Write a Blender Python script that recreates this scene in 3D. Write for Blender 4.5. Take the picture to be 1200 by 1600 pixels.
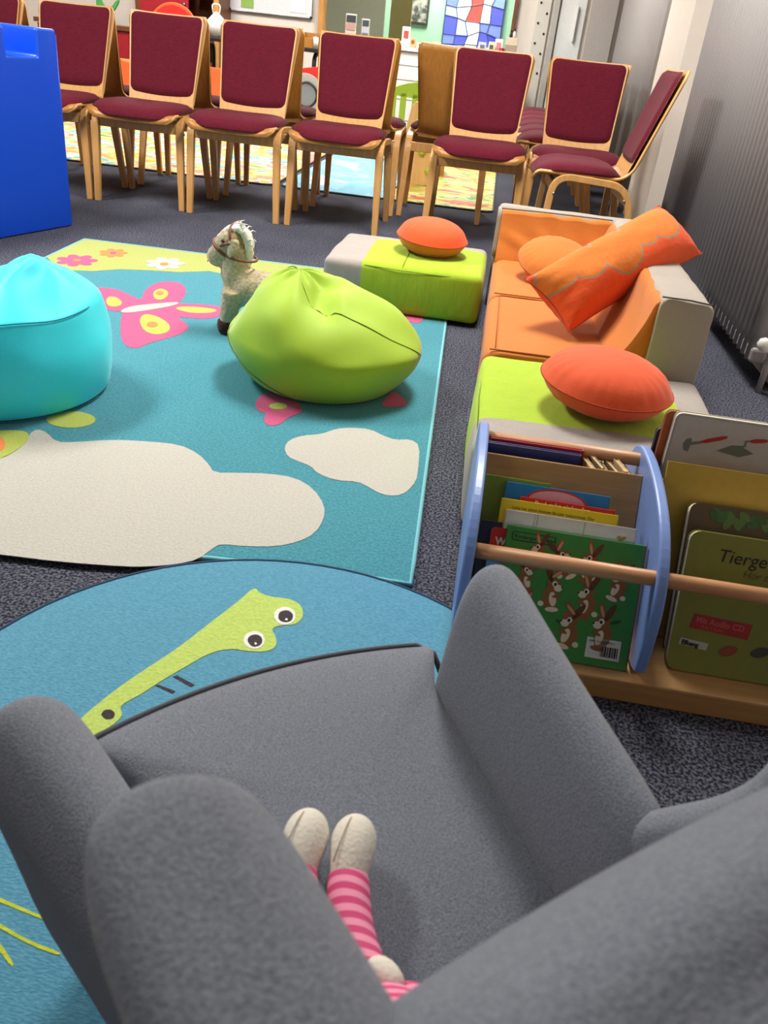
import bpy, bmesh, math, random
from mathutils import Vector, Matrix, noise
random.seed(7)
S = bpy.context.scene
for o in list(bpy.data.objects): bpy.data.objects.remove(o)
COL = S.collection
R = math.radians
pi = math.pi

# ------------------------------------------------------------------ camera
F_PX, PITCH, ROLL, YAW, CAM_H = 1270.0, R(30), R(6.4), R(5.0), 0.89
fw = Vector((-math.sin(YAW)*math.cos(PITCH), math.cos(YAW)*math.cos(PITCH), -math.sin(PITCH)))
rt = Vector((math.cos(YAW), math.sin(YAW), 0)); up = rt.cross(fw)
cr = math.cos(ROLL)*rt + math.sin(ROLL)*up; cu = -math.sin(ROLL)*rt + math.cos(ROLL)*up
cd = bpy.data.cameras.new('camera'); cam = bpy.data.objects.new('camera', cd); COL.objects.link(cam)
m = Matrix((cr, cu, -fw)).transposed().to_4x4(); m.translation = (0, 0, CAM_H); cam.matrix_world = m
cd.sensor_fit = 'VERTICAL'; cd.sensor_height = 36; cd.lens = 36*F_PX/1600; cd.clip_start = 0.01
cd.dof.use_dof = True; cd.dof.focus_distance = 2.2; cd.dof.aperture_fstop = 11
S.camera = cam

# ------------------------------------------------------------------ world, lights, exposure
w = bpy.data.worlds.new('world'); S.world = w; w.use_nodes = True
w.node_tree.nodes['Background'].inputs[0].default_value = (0.75, 0.85, 1.0, 1)
w.node_tree.nodes['Background'].inputs[1].default_value = 0.6
def area(name, loc, rot, sx, sy, power, col):
    l = bpy.data.lights.new(name, 'AREA'); l.shape = 'RECTANGLE'; l.size = sx; l.size_y = sy
    l.energy = power; l.color = col
    o = bpy.data.objects.new(name, l); COL.objects.link(o); o.location = loc; o.rotation_euler = rot
    return o
WARM = (1.0, 0.955, 0.885)
area('ceiling_lamp_light', (-0.10, 3.15, 2.66), (0, 0, 0), 0.5, 1.2, 60, WARM)
area('ceiling_lamp_light', (-2.7, 2.6, 2.66), (0, 0, 0), 0.5, 1.2, 70, WARM)
area('ceiling_lamp_light', (-0.75, 7.3, 2.66), (0, 0, 0), 0.5, 1.2, 60, WARM)
area('ceiling_lamp_light', (-3.2, 7.3, 2.66), (0, 0, 0), 0.5, 1.2, 60, WARM)
area('window_daylight', (-2.6, -2.42, 1.5), (R(90), 0, 0), 2.4, 1.2, 7, (0.80, 0.90, 1.0))
area('chancel_fill_light', (-1.0, 11.2, 2.5), (0, 0, 0), 1.2, 0.8, 80, (1.0, 0.97, 0.92))  # unseen fill that brightens the boards behind the inner window
S.view_settings.view_transform = 'Standard'; S.view_settings.look = 'None'
S.view_settings.exposure = 0.9; S.view_settings.gamma = 1; S.view_settings.use_curve_mapping = False

# ------------------------------------------------------------------ materials
def lin(c): return c/12.92 if c <= .04045 else ((c+.055)/1.055)**2.4
def rgb(r, g, b): return (lin(r/255), lin(g/255), lin(b/255), 1)
MATS = {}
def newmat(name):
    m = bpy.data.materials.new(name); m.use_nodes = True
    return m, m.node_tree, m.node_tree.nodes['Principled BSDF']
def N(nt, t, **kw):
    n = nt.nodes.new(t)
    for k, v in kw.items(): setattr(n, k, v)
    return n
def mix(nt, fac, a, b):
    n = N(nt, 'ShaderNodeMix', data_type='RGBA')
    for i, v in ((0, fac), (6, a), (7, b)):
        if hasattr(v, 'links') or hasattr(v, 'is_linked'): nt.links.new(v, n.inputs[i])
        else: n.inputs[i].default_value = v
    return n.outputs[2]
def noise_tex(nt, scale, detail=2, stretch=None, coord='Object', rough=.5):
    tc = N(nt, 'ShaderNodeTexCoord'); mp = N(nt, 'ShaderNodeMapping')
    if stretch: mp.inputs['Scale'].default_value = stretch
    nt.links.new(tc.outputs[coord], mp.inputs[0])
    n = N(nt, 'ShaderNodeTexNoise'); n.inputs['Scale'].default_value = scale; n.inputs['Detail'].default_value = detail
    n.inputs['Roughness'].default_value = rough
    nt.links.new(mp.outputs[0], n.inputs['Vector']); return n.outputs['Fac']
def ramp(nt, fac, a, b):
    n = N(nt, 'ShaderNodeMapRange'); n.inputs[1].default_value = a; n.inputs[2].default_value = b
    nt.links.new(fac, n.inputs[0]); return n.outputs[0]
def bump(nt, b, h, strength, dist=.002):
    n = N(nt, 'ShaderNodeBump'); n.inputs['Strength'].default_value = strength; n.inputs['Distance'].default_value = dist
    nt.links.new(h, n.inputs['Height']); nt.links.new(n.outputs[0], b.inputs['Normal'])
def dark(c, k): return (c[0]*k, c[1]*k, c[2]*k, 1)
def fabric(name, c, var=.85, scale=400, rough=.9, bmp=.3, sheen=.15, stretch=None, c2=None, wrinkle=0):
    if name in MATS: return MATS[name]
    m, nt, b = newmat(name)
    f = ramp(nt, noise_tex(nt, scale, 2, stretch), .3, .7)
    nt.links.new(mix(nt, f, c2 or dark(c, var), c), b.inputs['Base Color'])
    b.inputs['Roughness'].default_value = rough; b.inputs['Sheen Weight'].default_value = sheen
    b.inputs['Sheen Roughness'].default_value = .5
    b.inputs['Specular IOR Level'].default_value = .25
    h = noise_tex(nt, scale, 2, stretch)
    if wrinkle:
        w_ = noise_tex(nt, 7, 3, (2, 2, 1.2)); a = N(nt, 'ShaderNodeMath', operation='MULTIPLY_ADD')
        nt.links.new(w_, a.inputs[0]); a.inputs[1].default_value = wrinkle; nt.links.new(h, a.inputs[2]); h = a.outputs[0]
    bump(nt, b, h, bmp, .003)
    MATS[name] = m; return m
def plain(name, c, rough=.5, metal=0, var=.93, scale=60, emit=None, spec=.5, coat=0):
    if name in MATS: return MATS[name]
    m, nt, b = newmat(name)
    nt.links.new(mix(nt, ramp(nt, noise_tex(nt, scale, 3), .3, .7), dark(c, var), c), b.inputs['Base Color'])
    b.inputs['Roughness'].default_value = rough; b.inputs['Metallic'].default_value = metal
    b.inputs['Specular IOR Level'].default_value = spec; b.inputs['Coat Weight'].default_value = coat
    if emit:
        b.inputs['Emission Color'].default_value = c; b.inputs['Emission Strength'].default_value = emit
    MATS[name] = m; return m
def wood(name, c, c2, scale=6, stretch=(12, 12, 1), rough=.42):
    if name in MATS: return MATS[name]
    m, nt, b = newmat(name)
    f = ramp(nt, noise_tex(nt, scale, 5, stretch, rough=.6), .3, .7)
    nt.links.new(mix(nt, f, c2, c), b.inputs['Base Color']); b.inputs['Roughness'].default_value = rough
    bump(nt, b, f, .08, .001); MATS[name] = m; return m
def carpet_mat():
    m, nt, b = newmat('carpet')
    f1 = ramp(nt, noise_tex(nt, 190, 2), .42, .62); f2 = ramp(nt, noise_tex(nt, 2.2, 3), .3, .75)
    a = mix(nt, f1, rgb(42, 45, 56), rgb(112, 114, 128))
    k = mix(nt, f2, (.72, .72, .74, 1), (1, 1, 1, 1))
    mm = N(nt, 'ShaderNodeMix', data_type='RGBA', blend_type='MULTIPLY'); mm.inputs[0].default_value = 1
    nt.links.new(a, mm.inputs[6]); nt.links.new(k, mm.inputs[7]); nt.links.new(mm.outputs[2], b.inputs['Base Color'])
    b.inputs['Roughness'].default_value = 1; b.inputs['Specular IOR Level'].default_value = .1
    bump(nt, b, noise_tex(nt, 190, 2), .8, .006); return m
def sdf_mat(name, base, patch, rects=None, circles=None, line=None, zmin=None, var=.9, wrinkle=3):
    """two-colour cover: patch inside the rounded rectangle or the union of circles (object space)"""
    m, nt, b = newmat(name)
    tc = N(nt, 'ShaderNodeTexCoord'); sp = N(nt, 'ShaderNodeSeparateXYZ'); nt.links.new(tc.outputs['Object'], sp.inputs[0])
    L = nt.links.new
    def M(op, a, b_=None, c=None):
        n = N(nt, 'ShaderNodeMath', operation=op)
        for i, v in enumerate((a, b_, c)):
            if v is None: continue
            if isinstance(v, (int, float)): n.inputs[i].default_value = v
            else: L(v, n.inputs[i])
        return n.outputs[0]
    ds = []
    for (cx, cy, hx, hy, r) in rects or []:
        qx = M('SUBTRACT', M('ABSOLUTE', M('SUBTRACT', sp.outputs[0], cx)), hx-r)
        qy = M('SUBTRACT', M('ABSOLUTE', M('SUBTRACT', sp.outputs[1], cy)), hy-r)
        px = M('MAXIMUM', qx, 0.0); py = M('MAXIMUM', qy, 0.0)
        d = M('SUBTRACT', M('SQRT', M('ADD', M('MULTIPLY', px, px), M('MULTIPLY', py, py))), r)
        ds.append(d)
    for (cx, cy, r) in circles or []:
        px = M('SUBTRACT', sp.outputs[0], cx); py = M('SUBTRACT', sp.outputs[1], cy)
        ds.append(M('SUBTRACT', M('SQRT', M('ADD', M('MULTIPLY', px, px), M('MULTIPLY', py, py))), r))
    d = ds[0]
    for e in ds[1:]: d = M('MINIMUM', d, e)
    ins = M('LESS_THAN', d, 0.0)
    if zmin is not None: ins = M('MULTIPLY', ins, M('GREATER_THAN', sp.outputs[2], zmin))
    f = ramp(nt, noise_tex(nt, 300, 2), .3, .7)
    ca = mix(nt, f, dark(base, var), base); cb = mix(nt, f, dark(patch, var), patch)
    c = mix(nt, ins, ca, cb)
    if line:
        ln = M('LESS_THAN', M('ABSOLUTE', d), .003)
        if zmin is not None: ln = M('MULTIPLY', ln, M('GREATER_THAN', sp.outputs[2], zmin))
        c = mix(nt, ln, c, line)
    L(c, b.inputs['Base Color']); b.inputs['Roughness'].default_value = .85; b.inputs['Sheen Weight'].default_value = .1
    b.inputs['Specular IOR Level'].default_value = .25
    bump(nt, b, noise_tex(nt, 5, 3, (4, 4, .8)), .5, .012)
    return m

M_carpet = carpet_mat()
M_wall = plain('wall_paint', rgb(222, 214, 205), .85, scale=15, var=.97)
M_ceil = plain('ceiling_paint', rgb(196, 192, 184), .9)
M_rad = plain('radiator_enamel', rgb(158, 154, 154), .38, var=.97, scale=8)
M_ply = wood('beech_ply', rgb(214, 164, 100), rgb(196, 143, 80))
M_plyback = wood('ply_back', rgb(176, 120, 52), rgb(158, 104, 42))
M_edge = wood('ply_edge', rgb(232, 186, 122), rgb(214, 165, 98))
M_beech = wood('beech_dowel', rgb(204, 150, 106), rgb(182, 126, 84), stretch=(1, 14, 14))
M_board = wood('birch_board', rgb(196, 152, 98), rgb(178, 132, 80), stretch=(1, 12, 12))
M_maroon = fabric('maroon_weave', rgb(100, 14, 37), var=.6, scale=55, stretch=(1, 1, 7), bmp=.25, sheen=.04)
M_arm = fabric('armchair_grey', rgb(130, 135, 147), c2=rgb(98, 103, 115), scale=520, bmp=.35, sheen=.2)
M_armdk = fabric('armchair_piping', rgb(84, 86, 94), scale=520)
M_lime = fabric('lime_twill', rgb(160, 194, 44), var=.93, scale=500, rough=.6, bmp=.12, sheen=.25, wrinkle=0)
M_limedk = fabric('lime_stitch', rgb(112, 140, 26), scale=500)
M_cyan = fabric('cyan_nylon', rgb(56, 232, 252), var=.95, scale=500, rough=.5, bmp=.1, sheen=.2, wrinkle=3)
M_cyandk = fabric('cyan_stitch', rgb(10, 120, 150), scale=500)
M_orange = fabric('orange_cotton', rgb(192, 110, 40), var=.94, scale=400, rough=.8, bmp=.25, wrinkle=5)
M_orangedk = fabric('orange_stitch', rgb(160, 84, 20), scale=400)
M_redor = fabric('red_orange_cotton', rgb(222, 84, 36), var=.94, scale=400, rough=.75, bmp=.2, wrinkle=4)
M_redordk = fabric('red_orange_stitch', rgb(175, 62, 24), scale=400)
M_taupe = fabric('taupe_cotton', rgb(158, 150, 141), var=.93, scale=400, rough=.85, bmp=.25, wrinkle=4)
M_taupedk = fabric('taupe_stitch', rgb(84, 78, 72), scale=400)
M_blue = plain('blue_vinyl', rgb(10, 74, 206), .32, var=.96, scale=5)
M_teal = fabric('rug_teal', rgb(70, 144, 159), c2=rgb(50, 118, 134), scale=170, rough=1, bmp=.6)
M_tealedge = fabric('rug_binding', rgb(120, 190, 200), scale=260, rough=1)
def rugc(n, c): return fabric('rug_'+n, c, var=.86, scale=170, rough=1, bmp=.6)
M_rd = fabric('round_rug_blue', rgb(94, 156, 182), c2=rgb(72, 134, 162), scale=160, rough=1, bmp=.5, stretch=(1, 2.5, 1))
M_rdedge = fabric('round_rug_binding', rgb(36, 64, 92), scale=260, rough=1)
M_white = plain('white_lacquer', rgb(226, 224, 220), .45)
M_black = plain('black_plastic', rgb(18, 18, 20), .45)
M_bluewood = plain('blue_lacquer', rgb(118, 146, 208), .35, scale=30, var=.96)
M_metal = plain('steel', rgb(150, 150, 152), .3, .9)
def paint(n, r, g, b, rough=.45): return plain(n, rgb(r, g, b), rough)

# ------------------------------------------------------------------ helpers
def setp(o, label=None, cat=None, group=None, kind=None):
    for k, v in (('label', label), ('category', cat), ('group', group), ('kind', kind)):
        if v: o[k] = v
    return o
def thing(name, label, cat, loc=(0, 0, 0), rz=0, group=None, rot=None):
    o = bpy.data.objects.new(name, None); COL.objects.link(o); o.location = loc
    o.rotation_euler = rot or (0, 0, rz); o.empty_display_size = .05
    return setp(o, label, cat, group)
def MO(name, verts, faces, mat, parent=None, smooth=True, sub=0, bev=0, solid=0, sharp=None):
    me = bpy.data.meshes.new(name); me.from_pydata([tuple(v) for v in verts], [], faces)
    bm = bmesh.new(); bm.from_mesh(me); bmesh.ops.recalc_face_normals(bm, faces=bm.faces); bm.to_mesh(me); bm.free()
    me.materials.append(mat)
    if smooth: me.polygons.foreach_set('use_smooth', [True]*len(me.polygons))
    o = bpy.data.objects.new(name, me); COL.objects.link(o)
    if parent: o.parent = parent
    if bev:
        b = o.modifiers.new('bevel', 'BEVEL'); b.width = bev; b.segments = 2; b.limit_method = 'ANGLE'; b.angle_limit = R(40)
        b.harden_normals = False
    if solid:
        s = o.modifiers.new('solid', 'SOLIDIFY'); s.thickness = solid; s.offset = 0
    if sub:
        s = o.modifiers.new('sub', 'SUBSURF'); s.levels = sub; s.render_levels = sub
    return o
def boxv(c, s):
    x, y, z = c; a, b, d = s[0]/2, s[1]/2, s[2]/2
    v = [(x+i*a, y+j*b, z+k*d) for i in (-1, 1) for j in (-1, 1) for k in (-1, 1)]
    return v, [(0, 1, 3, 2), (4, 6, 7, 5), (0, 4, 5, 1), (2, 3, 7, 6), (0, 2, 6, 4), (1, 5, 7, 3)]
def box(name, c, s, mat, parent=None, bev=.003, **kw):
    v, f = boxv(c, s)
    return MO(name, v, f, mat, parent, smooth=False, bev=min(bev, min(s)*.3), **kw)
def boxes(name, lst, mat, parent=None, bev=.002):
    V, Fc = [], []
    for c, s in lst:
        v, f = boxv(c, s); n = len(V); V += v; Fc += [tuple(i+n for i in q) for q in f]
    return MO(name, V, Fc, mat, parent, smooth=False, bev=bev)
def loft(secs, cap0=True, cap1=True, closed=True):
    n = len(secs[0]); V = [p for s in secs for p in s]; Fc = []
    for i in range(len(secs)-1):
        for j in range(n if closed else n-1):
            k = (j+1) % n; Fc.append((i*n+j, i*n+k, (i+1)*n+k, (i+1)*n+j))
    for flag, i in ((cap0, 0), (cap1, len(secs)-1)):
        if flag:
            c = [sum(p[q] for p in secs[i])/n for q in range(3)]; V.append(tuple(c)); ci = len(V)-1
            for j in range(n): Fc.append((ci, i*n+j, i*n+(j+1) % n))
    return V, Fc
def sweep(pts, prof, closed=False, upv=None):
    """sweep 2-D profile (list of (a,b)) along pts; returns V,F. profile a along side, b along 'up'"""
    pts = [Vector(p) for p in pts]; n = len(pts); secs = []
    prev = None
    for i, p in enumerate(pts):
        if closed: t = pts[(i+1) % n]-pts[i-1]
        else: t = pts[min(i+1, n-1)]-pts[max(i-1, 0)]
        t.normalize()
        if upv is not None: u = Vector(upv); u = (u-t*u.dot(t)).normalized()
        elif prev is None:
            u = Vector((0, 0, 1)) if abs(t.z) < .9 else Vector((1, 0, 0)); u = (u-t*u.dot(t)).normalized()
        else: u = (prev-t*prev.dot(t)).normalized()
        prev = u; s = t.cross(u)
        pr = prof(i/(n-1)) if callable(prof) else prof
        secs.append([tuple(p+s*a+u*b) for a, b in pr])
    if closed: secs.append(secs[0]); return loft(secs, False, False)
    return loft(secs)
def circ(r, n=8): return [(r*math.cos(2*pi*i/n), r*math.sin(2*pi*i/n)) for i in range(n)]
def tube(name, pts, r, mat, parent=None, n=8, closed=False, **kw):
    V, Fc = sweep(pts, circ(r, n), closed); return MO(name, V, Fc, mat, parent, **kw)
def lathe(name, prof, mat, parent=None, c=(0, 0, 0), n=24, **kw):
    secs = [[(c[0]+r*math.cos(2*pi*j/n), c[1]+r*math.sin(2*pi*j/n), c[2]+z) for j in range(n)] for r, z in prof]
    V, Fc = loft(secs); return MO(name, V, Fc, mat, parent, **kw)
def prism(name, pts, z0, z1, mat, parent=None, axis='z', bev=0, smooth=False):
    n = len(pts)
    def T(x, y, z): return {'z': (x, y, z), 'y': (x, z, y), 'x': (z, x, y)}[axis]
    V = [T(x, y, z0) for x, y in pts]+[T(x, y, z1) for x, y in pts]
    Fc = [tuple(range(n)), tuple(range(n, 2*n))]+[(i, (i+1) % n, n+(i+1) % n, n+i) for i in range(n)]
    return MO(name, V, Fc, mat, parent, smooth=smooth, bev=bev)
def smoothpoly(pts, it=2):
    for _ in range(it):
        q = []
        for i in range(len(pts)):
            a, b = pts[i], pts[(i+1) % len(pts)]
            q += [(a[0]*.75+b[0]*.25, a[1]*.75+b[1]*.25), (a[0]*.25+b[0]*.75, a[1]*.25+b[1]*.75)]
        pts = q
    return pts
def ell(cx, cy, rx, ry, n=16, rot=0):
    o = []
    for i in range(n):
        t = 2*pi*i/n; x = rx*math.cos(t); y = ry*math.sin(t)
        o.append((cx+x*math.cos(rot)-y*math.sin(rot), cy+x*math.sin(rot)+y*math.cos(rot)))
    return o
def rrect(w, h, r, n=5, cx=0, cy=0):
    o = []
    for sx, sy, a in ((1, 1, 0), (-1, 1, 90), (-1, -1, 180), (1, -1, 270)):
        for i in range(n+1):
            t = R(a+90*i/n); o.append((cx+sx*(w/2-r)+r*math.cos(t), cy+sy*(h/2-r)+r*math.sin(t)))
    return o
def rbox_grid(sx, sy, sz, r, n=14, puff=0, nz=0.0, seed=0, freq=6):
    """rounded box as dense grid, origin at bottom centre, with puffed faces and soft wrinkles"""
    V, Fc, idx = [], [], {}
    hx, hy, hz = sx/2, sy/2, sz/2
    def add(p):
        k = tuple(round(c, 5) for c in p)
        if k in idx: return idx[k]
        q = [max(-h+r, min(h-r, c*h)) for c, h in zip(p, (hx, hy, hz))]
        d = Vector([c*h-e for c, h, e in zip(p, (hx, hy, hz), q)])
        if d.length > 1e-9: d = d.normalized()*r
        v = Vector(q)+d
        bx, by, bz = (1-(c/h)**2 for c, h in zip(v, (hx, hy, hz)))
        bx, by, bz = max(bx, 0), max(by, 0), max(bz, 0)
        v.x += math.copysign(1, v.x)*puff*by*bz*(abs(v.x)/hx)**3
        v.y += math.copysign(1, v.y)*puff*bx*bz*(abs(v.y)/hy)**3
        v.z += puff*bx*by*(1 if v.z > 0 else 0)*(abs(v.z)/hz)**3
        if nz: 
            q2 = Vector((v.x*freq+seed, v.y*freq, v.z*freq*.6))
            v += d.normalized()*nz*noise.noise(q2) if d.length > 1e-9 else Vector((0, 0, nz*noise.noise(q2)))
        v.z = max(v.z, -hz)
        idx[k] = len(V); V.append((v.x, v.y, v.z+hz)); return idx[k]
    # spacing denser near the edges
    g = [math.sin((2*i/n-1)*pi/2*.999)/math.sin(pi/2*.999) for i in range(n+1)]
    for ax in range(3):
        for sgn in (-1, 1):
            for i in range(n):
                for j in range(n):
                    c = []
                    for a, b in ((g[i], g[j]), (g[i+1], g[j]), (g[i+1], g[j+1]), (g[i], g[j+1])):
                        p = [0, 0, 0]; p[ax] = sgn; p[(ax+1) % 3] = a; p[(ax+2) % 3] = b; c.append(add(p))
                    Fc.append(tuple(c))
    return V, Fc
def text(name, body, size, mat, parent, loc, rot=(0, 0, 0), align='LEFT', shear=0, bold=0):
    cv = bpy.data.curves.new(name, 'FONT'); cv.body = body; cv.size = size; cv.align_x = align; cv.shear = shear
    cv.offset = bold; cv.resolution_u = 3
    t = bpy.data.objects.new(name, cv); COL.objects.link(t)
    me = bpy.data.meshes.new_from_object(t.evaluated_get(bpy.context.evaluated_depsgraph_get()))
    bpy.data.objects.remove(t); bpy.data.curves.remove(cv)
    me.name = name; me.materials.clear(); me.materials.append(mat)
    o = bpy.data.objects.new(name, me); COL.objects.link(o); o.parent = parent; o.location = loc; o.rotation_euler = rot
    return o
def copy_tree(o, parent=None):
    c = o.copy(); COL.objects.link(c); c.parent = parent
    for ch in list(o.children): copy_tree(ch, c)
    return c
def structure(o): o['kind'] = 'structure'; return o
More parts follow.
